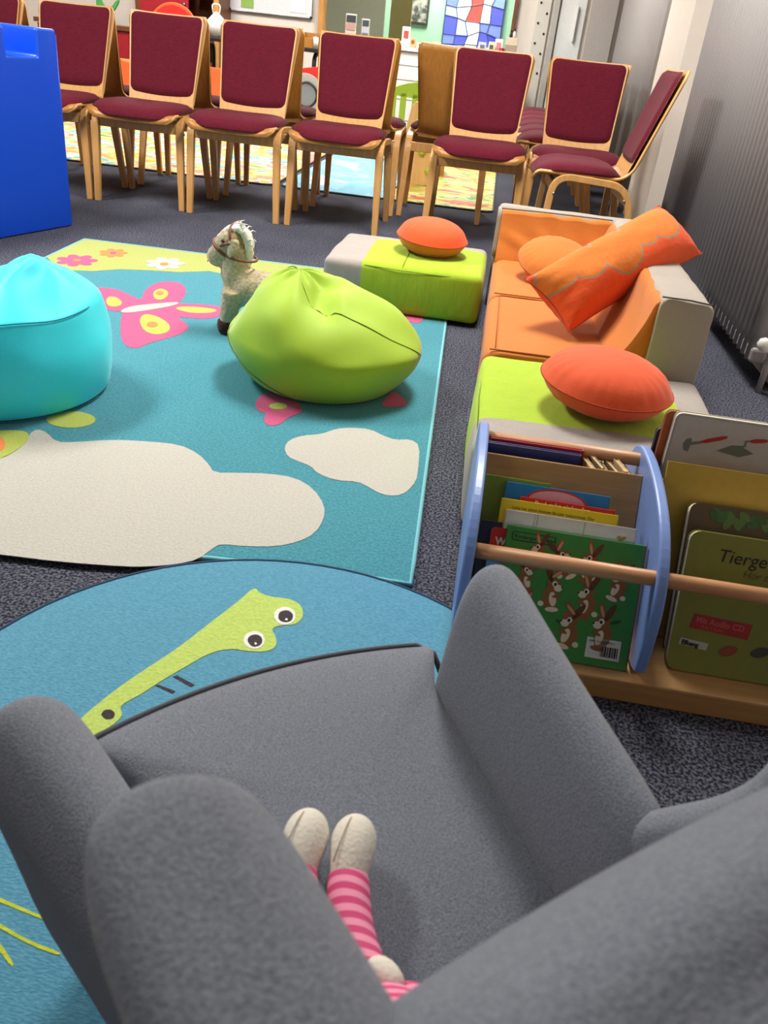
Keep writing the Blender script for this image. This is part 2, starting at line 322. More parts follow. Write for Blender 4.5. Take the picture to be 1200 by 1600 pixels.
MOTIF={
 'cloud_big':[(-1.135,1.38),(-1.085,1.471),(-0.987,1.482),(-0.977,1.525),(-0.978,1.58),(-0.995,1.623),(-0.991,1.651),(-0.962,1.64),(-0.919,1.601),(-0.88,1.613),(-0.807,1.655),(-0.723,1.674),(-0.653,1.682),(-0.597,1.653),(-0.554,1.607),(-0.531,1.571),(-0.478,1.589),(-0.413,1.607),(-0.352,1.608),(-0.3,1.57),(-0.261,1.504),(-0.251,1.45),(-0.256,1.387),(-0.281,1.346),(-0.319,1.316),(-0.374,1.3),(-0.425,1.294),(-0.434,1.275),(-0.448,1.23),(-0.482,1.203),(-0.524,1.184),(-0.562,1.172),(-0.682,1.153),(-0.792,1.146),(-0.964,1.131)],
 'cloud_small':[(-0.414,1.75),(-0.412,1.795),(-0.387,1.832),(-0.344,1.855),(-0.314,1.902),(-0.279,1.922),(-0.231,1.932),(-0.187,1.9),(-0.156,1.888),(-0.119,1.906),(-0.092,1.876),(-0.082,1.74),(-0.08,1.681),(-0.095,1.62),(-0.117,1.593),(-0.151,1.592),(-0.185,1.618),(-0.209,1.634),(-0.26,1.624),(-0.307,1.643),(-0.33,1.675),(-0.362,1.688),(-0.393,1.704)],
 'butterfly_wings':[(-1.407,2.802),(-1.369,2.811),(-1.317,2.823),(-1.249,2.778),(-1.177,2.723),(-1.221,2.847),(-1.223,2.977),(-1.166,3.021),(-1.102,2.968),(-1.057,2.826),(-1.062,2.746),(-1.004,2.776),(-0.932,2.787),(-0.885,2.776),(-0.869,2.697),(-0.899,2.627),(-0.971,2.61),(-1.009,2.605),(-0.93,2.532),(-0.926,2.45),(-0.959,2.375),(-0.987,2.324),(-0.998,2.263),(-1.031,2.259),(-1.078,2.32),(-1.154,2.49),(-1.186,2.587),(-1.218,2.57),(-1.279,2.587)],
 'w1':[(-1.185,2.839),(-1.181,2.908),(-1.13,2.868),(-1.113,2.771),(-1.142,2.756)],
 'w2':[(-1.058,2.699),(-0.992,2.742),(-0.898,2.745),(-0.919,2.687),(-0.99,2.661)],
 'w3':[(-1.101,2.515),(-1.115,2.59),(-1.067,2.585),(-0.997,2.522),(-0.97,2.45),(-0.993,2.399),(-1.043,2.416)],
 'w4':[(-1.301,2.709),(-1.277,2.732),(-1.218,2.666),(-1.225,2.614),(-1.261,2.62)],
 'body':[(-1.194,2.569),(-1.19,2.642),(-1.119,2.717),(-1.054,2.771),(-1.054,2.725),(-1.113,2.633),(-1.165,2.569)],
 'dot1':[(-1.143,2.845),(-1.14,2.828),(-1.142,2.815),(-1.15,2.811),(-1.16,2.817),(-1.169,2.831),(-1.173,2.848),(-1.17,2.861),(-1.162,2.866),(-1.152,2.859)],
 'dot2':[(-1.028,2.499),(-1.024,2.48),(-1.029,2.466),(-1.039,2.461),(-1.052,2.467),(-1.062,2.482),(-1.065,2.501),(-1.061,2.515),(-1.05,2.52),(-1.038,2.514)],
 'meadow':[(-1.754,3.391),(-1.711,2.926),(-1.601,2.958),(-1.488,3.004),(-1.416,3.078),(-1.31,3.12),(-1.199,3.151),(-1.102,3.227),(-1.035,3.213),(-0.925,3.262),(-0.726,3.348),(-0.605,3.377),(-0.452,3.416),(-0.298,3.455),(-0.194,3.46),(-0.163,3.464)],
 'flower_pink':[(-1.54,3.158),(-1.538,3.144),(-1.543,3.129),(-1.561,3.117),(-1.542,3.105),(-1.535,3.091),(-1.536,3.077),(-1.544,3.066),(-1.557,3.063),(-1.577,3.071),(-1.572,3.048),(-1.577,3.034),(-1.587,3.027),(-1.599,3.028),(-1.61,3.037),(-1.618,3.06),(-1.63,3.042),(-1.643,3.038),(-1.655,3.043),(-1.663,3.054),(-1.664,3.07),(-1.654,3.09),(-1.675,3.092),(-1.687,3.101),(-1.692,3.115),(-1.69,3.129),(-1.679,3.139),(-1.658,3.141),(-1.672,3.161),(-1.674,3.178),(-1.668,3.191),(-1.657,3.196),(-1.642,3.192),(-1.627,3.174),(-1.622,3.198),(-1.612,3.209),(-1.6,3.211),(-1.588,3.203),(-1.581,3.188),(-1.583,3.163),(-1.564,3.172),(-1.55,3.169)],
 'fp_c':[(-1.595,3.126),(-1.592,3.111),(-1.596,3.099),(-1.604,3.094),(-1.615,3.097),(-1.624,3.108),(-1.628,3.122),(-1.624,3.134),(-1.615,3.14),(-1.604,3.136)],
 'flower_orange':[(-1.49,3.333),(-1.488,3.321),(-1.492,3.309),(-1.505,3.3),(-1.491,3.29),(-1.485,3.278),(-1.486,3.267),(-1.491,3.259),(-1.501,3.256),(-1.516,3.264),(-1.512,3.245),(-1.516,3.233),(-1.523,3.227),(-1.532,3.229),(-1.54,3.237),(-1.546,3.256),(-1.555,3.242),(-1.565,3.239),(-1.573,3.243),(-1.579,3.253),(-1.58,3.266),(-1.573,3.282),(-1.588,3.283),(-1.597,3.292),(-1.601,3.303),(-1.599,3.314),(-1.592,3.322),(-1.577,3.323),(-1.587,3.34),(-1.588,3.353),(-1.584,3.363),(-1.576,3.367),(-1.565,3.364),(-1.553,3.348),(-1.551,3.368),(-1.543,3.376),(-1.534,3.377),(-1.526,3.371),(-1.52,3.358),(-1.521,3.338),(-1.507,3.345),(-1.497,3.342)],
 'fo_c':[(-1.53,3.308),(-1.528,3.297),(-1.531,3.287),(-1.538,3.282),(-1.546,3.285),(-1.553,3.294),(-1.555,3.306),(-1.553,3.316),(-1.545,3.32),(-1.537,3.317)],
 'flower_white':[(-1.226,3.291),(-1.224,3.275),(-1.23,3.259),(-1.248,3.246),(-1.23,3.232),(-1.223,3.216),(-1.225,3.2),(-1.233,3.19),(-1.246,3.186),(-1.265,3.197),(-1.262,3.171),(-1.267,3.156),(-1.277,3.148),(-1.289,3.15),(-1.3,3.161),(-1.307,3.187),(-1.32,3.168),(-1.333,3.164),(-1.344,3.17),(-1.351,3.183),(-1.352,3.201),(-1.341,3.222),(-1.362,3.225),(-1.373,3.237),(-1.378,3.252),(-1.375,3.267),(-1.364,3.278),(-1.343,3.279),(-1.356,3.302),(-1.357,3.321),(-1.351,3.334),(-1.339,3.339),(-1.325,3.334),(-1.31,3.313),(-1.305,3.34),(-1.294,3.351),(-1.282,3.352),(-1.271,3.343),(-1.264,3.326),(-1.267,3.298),(-1.248,3.308),(-1.234,3.303)],
 'fw_c':[(-1.279,3.245),(-1.277,3.23),(-1.281,3.218),(-1.291,3.212),(-1.302,3.216),(-1.31,3.227),(-1.312,3.242),(-1.307,3.255),(-1.298,3.261),(-1.287,3.257)],
 'blossom1':[(-0.552,1.979),(-0.559,2.031),(-0.542,2.081),(-0.46,2.056),(-0.419,1.99),(-0.427,1.96),(-0.449,1.926),(-0.456,1.874),(-0.486,1.857),(-0.505,1.892),(-0.507,1.935),(-0.534,1.94)],
 'b1c':[(-0.467,1.998),(-0.467,1.986),(-0.474,1.974),(-0.485,1.967),(-0.497,1.965),(-0.508,1.97),(-0.514,1.98),(-0.514,1.992),(-0.507,2.003),(-0.496,2.011),(-0.484,2.013),(-0.473,2.008)],
 'blossom2':[(-0.225,2.092),(-0.222,2.15),(-0.205,2.222),(-0.185,2.194),(-0.159,2.16),(-0.159,2.117),(-0.194,2.098)],
 'blossom3':[(-0.299,2.978),(-0.205,3.025),(-0.191,2.956),(-0.213,2.898),(-0.237,2.925),(-0.253,2.888),(-0.277,2.915)],
 'leaf1':[(-0.891,1.747),(-0.887,1.732),(-0.889,1.717),(-0.896,1.703),(-0.908,1.691),(-0.923,1.683),(-0.941,1.679),(-0.958,1.68),(-0.975,1.685),(-0.988,1.694),(-0.998,1.706),(-1.002,1.721),(-1.001,1.736),(-0.994,1.75),(-0.983,1.763),(-0.967,1.771),(-0.949,1.776),(-0.931,1.775),(-0.914,1.769),(-0.9,1.76)],
 'leaf2':[(-1.103,1.588),(-1.063,1.614),(-1.017,1.631),(-0.992,1.618),(-0.977,1.576),(-0.978,1.527),(-0.988,1.484),(-1.023,1.455)],
 'leaf2c':[(-1.015,1.552),(-1.008,1.537),(-1.006,1.524),(-1.009,1.515),(-1.016,1.512),(-1.026,1.517),(-1.038,1.526),(-1.048,1.541),(-1.055,1.556),(-1.057,1.57),(-1.055,1.579),(-1.047,1.581),(-1.037,1.577),(-1.025,1.567)],
 'creature':[(-0.475,0.738),(-0.467,0.786),(-0.446,0.85),(-0.422,0.903),(-0.388,0.971),(-0.362,1.042),(-0.333,1.115),(-0.319,1.163),(-0.305,1.146),(-0.28,1.141),(-0.247,1.145),(-0.223,1.129),(-0.214,1.099),(-0.223,1.075),(-0.247,1.068),(-0.26,1.054),(-0.244,1.034),(-0.239,1.01),(-0.253,0.995),(-0.282,0.989),(-0.308,0.99),(-0.338,0.97),(-0.361,0.932),(-0.387,0.89),(-0.403,0.857),(-0.421,0.832),(-0.421,0.821),(-0.411,0.811),(-0.417,0.787),(-0.438,0.761),(-0.449,0.73)],
 'eye0':[(-0.228,1.099),(-0.227,1.09),(-0.229,1.081),(-0.233,1.074),(-0.24,1.07),(-0.247,1.07),(-0.254,1.074),(-0.26,1.081),(-0.263,1.089),(-0.265,1.099),(-0.263,1.108),(-0.258,1.115),(-0.252,1.119),(-0.244,1.119),(-0.237,1.115),(-0.231,1.108)],
 'pupil0':[(-0.232,1.096),(-0.231,1.09),(-0.232,1.084),(-0.236,1.079),(-0.24,1.077),(-0.245,1.077),(-0.25,1.079),(-0.254,1.083),(-0.256,1.089),(-0.257,1.096),(-0.256,1.102),(-0.252,1.106),(-0.248,1.109),(-0.243,1.109),(-0.238,1.106),(-0.234,1.102)],
 'glint0':[(-0.238,1.084),(-0.238,1.082),(-0.24,1.081),(-0.241,1.081),(-0.243,1.083),(-0.242,1.086),(-0.241,1.087),(-0.239,1.086)],
 'eye1':[(-0.261,1.023),(-0.26,1.014),(-0.262,1.006),(-0.266,1.0),(-0.272,0.997),(-0.279,0.997),(-0.285,1.0),(-0.291,1.006),(-0.295,1.014),(-0.296,1.023),(-0.295,1.031),(-0.29,1.037),(-0.284,1.041),(-0.277,1.041),(-0.27,1.037),(-0.265,1.031)],
 'pupil1':[(-0.265,1.02),(-0.264,1.014),(-0.265,1.009),(-0.268,1.005),(-0.272,1.002),(-0.277,1.002),(-0.281,1.005),(-0.285,1.009),(-0.288,1.014),(-0.289,1.02),(-0.288,1.025),(-0.285,1.029),(-0.28,1.032),(-0.276,1.032),(-0.271,1.03),(-0.267,1.025)],
 'glint1':[(-0.271,1.01),(-0.271,1.008),(-0.272,1.006),(-0.274,1.007),(-0.275,1.009),(-0.275,1.011),(-0.274,1.012),(-0.272,1.011)],
 'nostril':[(-0.423,0.809),(-0.422,0.805),(-0.422,0.802),(-0.424,0.799),(-0.428,0.798),(-0.431,0.797),(-0.435,0.799),(-0.438,0.801),(-0.441,0.804),(-0.441,0.808),(-0.441,0.811),(-0.439,0.814),(-0.436,0.815),(-0.432,0.816),(-0.428,0.814),(-0.425,0.812)],
 'leg0':[(-0.391,0.879),(-0.387,0.882),(-0.358,0.875),(-0.36,0.869)],
 'leg1':[(-0.373,0.904),(-0.368,0.908),(-0.335,0.895),(-0.339,0.889)],
 'ray0':[(-0.445,0.518),(-0.426,0.515),(-0.387,0.507),(-0.346,0.5),(-0.345,0.497),(-0.384,0.503),(-0.423,0.51),(-0.442,0.513)],
 'ray1':[(-0.431,0.493),(-0.41,0.487),(-0.369,0.475),(-0.332,0.47),(-0.331,0.466),(-0.367,0.471),(-0.407,0.482),(-0.427,0.487)],
 'ray2':[(-0.416,0.476),(-0.398,0.467),(-0.372,0.449),(-0.373,0.445),(-0.394,0.459),(-0.412,0.469)],
}
# ------------------------------------------------------------------ the room
XR, XL, YN, YF, H = 1.05, -5.4, -2.5, 9.4, 2.72
structure(box('floor', ((XR+XL)/2-.0, (YN+12.2)/2, -.05), (XR-XL+.4, 12.2-YN, .1), M_carpet, bev=0))
structure(box('ceiling', ((XR+XL)/2, (YN+12.2)/2, H+.05), (XR-XL+.4, 12.2-YN, .1), M_ceil, bev=0))
structure(box('wall_right', (XR+.1, (YN+12)/2, H/2), (.2, 12-YN, H), M_wall, bev=0))
structure(box('wall_front', ((XR+XL)/2, YN-.1, H/2), (XR-XL+.4, .2, H), wood('dark_unseen_wall', rgb(120, 92, 66), rgb(100, 74, 52)), bev=0))  # unseen wall, made dark brown to cut bounce onto the near side
structure(box('wall_left', (XL-.1, (YN+12)/2, H/2), (.2, 12-YN, H), M_wall, bev=0))
structure(boxes('window_1', [((-3.86, YN+.03, 1.5), (.08, .06, 1.4)), ((-1.34, YN+.03, 1.5), (.08, .06, 1.4)), ((-2.6, YN+.03, .84), (2.6, .06, .08)),
      ((-2.6, YN+.03, 2.16), (2.6, .06, .08)), ((-2.6, YN+.03, 1.5), (.07, .05, 1.3))], M_white))
glass, gnt, gb_ = newmat('clear_glass'); gb_.inputs['Transmission Weight'].default_value = 1; gb_.inputs['Roughness'].default_value = .02
gb_.inputs['IOR'].default_value = 1.03; gb_.inputs['Base Color'].default_value = (.9, .97, .95, 1)
# far wall with an internal window onto the chancel
WX0, WX1, WZ0, WZ1 = -2.0, -.09, .84, 2.3
structure(boxes('wall_back', [(((XL+WX0)/2, YF+.07, H/2), (WX0-XL, .14, H)), (((WX1+XR)/2, YF+.07, H/2), (XR-WX1, .14, H)),
      (((WX0+WX1)/2, YF+.07, WZ0/2), (WX1-WX0, .14, WZ0)), (((WX0+WX1)/2, YF+.07, (WZ1+H)/2), (WX1-WX0, .14, H-WZ1))], M_wall, bev=0))
M_frame = wood('window_wood', rgb(206, 150, 78), rgb(180, 124, 60))
M_framedk = wood('dark_wood', rgb(120, 66, 34), rgb(92, 50, 26))
fr = structure(box('window_2', ((WX0+WX1)/2, YF, WZ0-.012), (WX1-WX0+.1, .2, .03), M_white))
box('window_frame', (WX0+.0, YF-.0, (WZ0+WZ1)/2), (.05, .17, WZ1-WZ0), M_frame, fr)
box('window_frame', (WX1-.0, YF-.0, (WZ0+WZ1)/2), (.035, .17, WZ1-WZ0), M_framedk, fr)
box('window_frame', ((WX0+WX1)/2, YF-.0, WZ1), (WX1-WX0, .17, .05), M_frame, fr)
box('pane', ((WX0+WX1)/2, YF+.06, (WZ0+WZ1)/2), (WX1-WX0-.05, .008, WZ1-WZ0-.03), glass, fr, bev=0)
# chancel behind the glass
M_mint = plain('mint_wall', rgb(150, 190, 158), .85, scale=12)
structure(box('wall_chancel', (-2.2, 12.05, H/2), (6.8, .1, H), M_mint, bev=0))
M_beige = plain('beige_panel', rgb(196, 192, 172), .8); M_olive = plain('olive_panel', rgb(150, 134, 84), .8)
pn = box('partition_screen', (-2.02, 10.6, 1.1), (.95, .05, 2.2), M_beige); setp(pn, 'plain beige partition board standing behind the inner window', 'partition')
pn = box('partition_screen', (-1.38, 10.75, 1.1), (.24, .05, 2.2), M_olive); setp(pn, 'narrow olive-brown board standing behind the inner window', 'partition')
# right-hand pillar and skirting
structure(box('trim_1', (.975, 5.78, H/2), (.15, .86, H), M_wall, bev=.004))
structure(box('trim_2', (1.035, 5.1, .05), (.03, 8.5, .1), M_wall))
# posts, door and hook rail on the far wall beside the inner window
structure(box('trim_3', (.30, YF-.04, H/2), (.05, .1, H), plain('post_grey', rgb(176, 176, 170), .5)))
structure(box('trim_4', (.75, YF-.05, H/2), (.24, .12, H), plain('pillar_grey', rgb(178, 172, 168), .8)))
d = structure(box('door_1', (.46, YF-.03, 1.02), (.24, .05, 2.04), plain('door_white', rgb(225, 228, 228), .5)))
box('handle', (.50, YF-.08, 1.2), (.012, .05, .3), M_white, d)
hk = thing('hook_rail', 'tall pale rail with a row of dark holes beside the inner window', 'rail', (.18, YF-.03, 0))
box('rail_board', (0, 0, 1.2), (.13, .03, 2.3), plain('rail_pale', rgb(208, 204, 196), .6), hk)
for i in range(16): tube('hole_plug', [(.035*(-1)**i, -.022, .75+i*.085), (.035*(-1)**i, -.014, .75+i*.085)], .011, M_black, hk)

# ------------------------------------------------------------------ radiators
def radiator(name, label, y0, y1, z0, z1, x=.90, pitch=.055):
    t = thing(name, label, 'radiator', (0, (y0+y1)/2, 0), group='tall ribbed radiators on the right wall')
    n = int((y1-y0)/pitch); L = y1-y0
    pr = [(x+.045*(1-math.cos(a)) , .0205*math.sin(a)) for a in [pi*k/6-pi/2 for k in range(7)]]
    rib = None
    for i in range(n):
        y = -L/2+pitch*(i+.5)
        if rib is None:
            V, Fc = loft([[(px, py, z) for px, py in pr] for z in (z0, z1)], closed=True)
            rib = MO('rib', V, Fc, M_rad, t); rib.location = (0, y, 0)
        else:
            c = rib.copy(); COL.objects.link(c); c.parent = t; c.location = (0, y, 0)
    box('back_plate', (x+.075, 0, (z0+z1)/2), (.06, L, z1-z0-.02), M_rad, t)
    box('header', (x+.035, 0, z0+.02), (.05, L+.01, .05), M_rad, t, bev=.01)
    box('header', (x+.035, 0, z1), (.05, L+.01, .05), M_rad, t, bev=.01)
    for s in (-1, 1): box('bracket', (.99, s*L*.4, .5), (.09, .03, .05), M_rad, t)
    return t
r1 = radiator('radiator', 'tall grey ribbed wall radiator nearest, behind the orange sofa', 2.74, 4.93, .09, 2.1)
tube('valve', [(.93, -1.12, .16), (.93, -1.15, .16)], .022, M_white, r1)
tube('pipe', [(.96, -1.13, .16), (.96, -1.13, .0)], .011, M_rad, r1)
radiator('radiator', 'tall grey ribbed wall radiator farther off, beyond the cream pillar', 6.38, 9.2, .09, 2.1)

# ------------------------------------------------------------------ rugs
def ex(p, z0, h): return p, z0, z0+h
RB = Vector((-.045, 1.252)); ux = Vector((math.cos(R(2.2)), math.sin(R(2.2)))); uy = Vector((-ux.y, ux.x))
rug = thing('area_rug', 'teal blue rectangular childrens rug with white clouds and pink butterfly', 'rug', (-.045, 1.252, 0))
iv = Matrix.Translation((.045, -1.252, 0))
def rp(u, v): p = RB+ux*u+uy*v; return (p.x+.045, p.y-1.252)
NU, NV = 30, 40
def wav(u, v): return .0
V, Fc = [], []
W_, L_ = 1.62, 2.29
for zz in (0, 1):
    for j in range(NV+1):
        for i in range(NU+1):
            u = -W_+W_*i/NU; v = L_*j/NV
            vv = v+(.018*math.sin((u+.5)*4.2)*(1-v/L_) if v < .5 else 0)
            x, y = rp(u, vv); V.append((x, y, .011 if zz else .0005))
n1 = (NU+1)*(NV+1)
for j in range(NV):
    for i in range(NU):
        a = j*(NU+1)+i; Fc.append((n1+a, n1+a+1, n1+a+NU+2, n1+a+NU+1)); Fc.append((a, a+NU+1, a+NU+2, a+1))
def edge(a, b): Fc.append((a, b, n1+b, n1+a))
for i in range(NU): edge(i, i+1); edge(NV*(NU+1)+i+1, NV*(NU+1)+i)
for j in range(NV): edge((j+1)*(NU+1), j*(NU+1)); edge(j*(NU+1)+NU, (j+1)*(NU+1)+NU)
MO('pile', V, Fc, M_teal, rug, smooth=False)
bp = []
for i in range(31): u = -W_*i/30; bp.append((*rp(u, L_), .007))
for i in range(1, 31): v = L_*(1-i/30); vv = v+(.018*math.sin((-W_+.5)*4.2)*(1-v/L_) if v < .5 else 0); bp.append((*rp(-W_, vv), .007))
for i in range(1, 31): u = -W_+W_*i/30; bp.append((*rp(u, .018*math.sin((u+.5)*4.2)), .007))
for i in range(1, 30): v = L_*i/30; vv = v+(.018*math.sin(.5*4.2)*(1-v/L_) if v < .5 else 0); bp.append((*rp(0, vv), .007))
tube('binding', bp, .0055, M_tealedge, rug, closed=True, n=6)
def motif(key, name, mat, parent, off, z0, h, sm=2):
    pts = [(x+off[0], y+off[1]) for x, y in MOTIF[key]]
    return prism(name, smoothpoly(pts, sm) if sm else pts, z0, z0+h, mat, parent)
O1 = (.045, -1.252)
mc = rugc('cream', rgb(186, 183, 174)); mp_ = rugc('pink', rgb(196, 82, 126)); mg = rugc('green', rgb(172, 184, 84)); mo = rugc('orange', rgb(224, 130, 70))
mm_ = rugc('meadow', rgb(164, 172, 92))
mpts = [(x+.045, y-1.252) for x, y in MOTIF['meadow'][1:]]
mpts[0] = rp(-W_+.006, L_-.37); mpts[-1] = rp(-.006, L_-.30)
prism('meadow_motif', mpts+[rp(-.006, L_-.010), rp(-W_+.006, L_-.010)], .0105, .0117, mm_, rug)
motif('cloud_big', 'cloud_motif', mc, rug, O1, .0105, .0015, 1)
motif('cloud_small', 'cloud_motif', mc, rug, O1, .0105, .0015, 1)
bw = motif('butterfly_wings', 'butterfly_motif', mp_, rug, O1, .0105, .0014)
for k in ('w1', 'w2', 'w3', 'w4'): motif(k, 'wing_spot', mg, bw, O1, .0110, .0016)
for k in ('dot1', 'dot2'): motif(k, 'wing_dot', mo, bw, O1, .0115, .0018, 1)
motif('body', 'butterfly_body', mc, bw, O1, .0112, .0018)
for k, c, m_, mcn in (('flower_pink', 'fp_c', mp_, mo), ('flower_orange', 'fo_c', mo, mp_), ('flower_white', 'fw_c', mc, mo)):
    f_ = motif(k, 'flower_motif', m_, rug, O1, .0112, .0014, 1); motif(c, 'flower_centre', mcn, f_, O1, .0122, .0014, 1)
b_ = motif('blossom1', 'blossom_motif', mp_, rug, O1, .0105, .0015); motif('b1c', 'blossom_centre', mg, b_, O1, .0112, .0015, 1)
motif('blossom2', 'blossom_motif', mp_, rug, O1, .0105, .0015); motif('blossom3', 'blossom_motif', mp_, rug, O1, .0105, .0015)
motif('leaf1', 'leaf_motif', mg, rug, O1, .0105, .0013, 1)
l2 = motif('leaf2', 'leaf_motif', mg, rug, O1, .0108, .0020, 2); motif('leaf2c', 'leaf_centre', mo, l2, O1, .0115, .0022, 1)

RC = (-.2145, .7765); RR = .487
rr = thing('round_rug', 'round light blue childrens rug with a lime long-necked creature, under the armchair', 'rug', (RC[0], RC[1], 0))
lathe('pile', [(0, .0125), (.2, .0125), (RR-.004, .0125), (RR, .016), (RR-.003, .0205), (.2, .0205), (0.001, .0205)], M_rd, rr, n=72, smooth=False)
tube('binding', [(RR*math.cos(2*pi*i/72), RR*math.sin(2*pi*i/72), .0185) for i in range(72)], .004, M_rdedge, rr, closed=True, n=6)
O2 = (-RC[0], -RC[1])
mcr = rugc('lime', rgb(184, 206, 104)); mdk = rugc('dark', rgb(60, 52, 56)); mwh = rugc('white', rgb(232, 230, 224)); mye = rugc('yellow', rgb(196, 208, 60))
c_ = motif('creature', 'creature_motif', mcr, rr, O2, .0200, .0014, 2)
for i in (0, 1):
    e_ = motif('eye%d' % i, 'eye_motif', mwh, c_, O2, .0210, .0010, 1)
for i in (0, 1):
    motif('pupil%d' % i, 'pupil_motif', mdk, c_, O2, .0214, .0012, 1); motif('glint%d' % i, 'glint_motif', mwh, c_, O2, .0218, .0014, 0)
motif('nostril', 'nostril_motif', mdk, c_, O2, .0210, .0010, 1)
for i in (0, 1): motif('leg%d' % i, 'leg_motif', mdk, rr, O2, .0200, .0012, 0)
for i in (0, 1, 2): motif('ray%d' % i, 'whisker_motif', mye, rr, O2, .0200, .0012, 1)

# play mats behind the chairs
def mat_print(name, cols, scale, seed, stretch):
    m, nt, b = newmat(name); tc = N(nt, 'ShaderNodeTexCoord'); mp = N(nt, 'ShaderNodeMapping')
    mp.inputs['Scale'].default_value = stretch; mp.inputs['Location'].default_value = (seed, seed*.7, 0)
    nt.links.new(tc.outputs['Object'], mp.inputs[0])
    vo = N(nt, 'ShaderNodeTexNoise'); vo.inputs['Scale'].default_value = scale; vo.inputs['Detail'].default_value = 3; vo.inputs['Distortion'].default_value = .6
    nt.links.new(mp.outputs[0], vo.inputs['Vector'])
    cr_ = N(nt, 'ShaderNodeValToRGB'); cr_.color_ramp.interpolation = 'CONSTANT'
    els = cr_.color_ramp.elements
    while len(els) < len(cols): els.new(.5)
    for i, c in enumerate(cols): els[i].position = .26+.5*i/len(cols) if i else 0; els[i].color = rgb(*c)
    nt.links.new(vo.outputs['Fac'], cr_.inputs[0]); nt.links.new(cr_.outputs[0], b.inputs['Base Color']); b.inputs['Roughness'].default_value = .45
    return m
def play_mat(label, x0, x1, y0, y1, mat, rz=0):
    t = thing('play_mat', label, 'mat', ((x0+x1)/2, (y0+y1)/2, 0), rz, 'foam play mats behind the chairs')
    prism('printed_top', rrect(x1-x0, y1-y0, .07, 6), .003, .012, mat, t)
    prism('edging', rrect(x1-x0+.02, y1-y0+.02, .08, 6), .001, .0085, M_black, t)
WARMC = [(70, 170, 80), (240, 200, 60), (245, 235, 215), (235, 150, 150), (240, 190, 70), (240, 225, 150), (90, 190, 220), (250, 240, 225), (226, 110, 60), (120, 170, 60)]
play_mat('foam play mat with a busy yellow and pink street print, behind the left chairs', -3.75, -1.46, 5.47, 7.7, mat_print('mat_street', WARMC, 3.2, 1.3, (1, 1, 1)), R(1.0))
SKY = [(120, 195, 225), (150, 210, 235), (120, 195, 225), (110, 190, 222), (140, 205, 230), (240, 240, 235), (150, 205, 225)]
LEAF = [(226, 210, 90), (170, 190, 60), (214, 212, 110), (90, 150, 70), (240, 220, 150), (186, 195, 70), (200, 70, 60), (238, 205, 90), (130, 175, 70), (225, 120, 80)]
play_mat('foam play mat printed with pale blue sky and clouds', -1.40, -.705, 5.50, 7.7, mat_print('mat_sky', SKY, 2.4, 4.1, (1, 1, 1)), R(.6))
play_mat('foam play mat printed with yellow green leaves and red blossoms', -.695, -.02, 5.51, 7.7, mat_print('mat_leaves', LEAF, 4.2, 2.2, (.6, 1.3, 1)), R(.6))

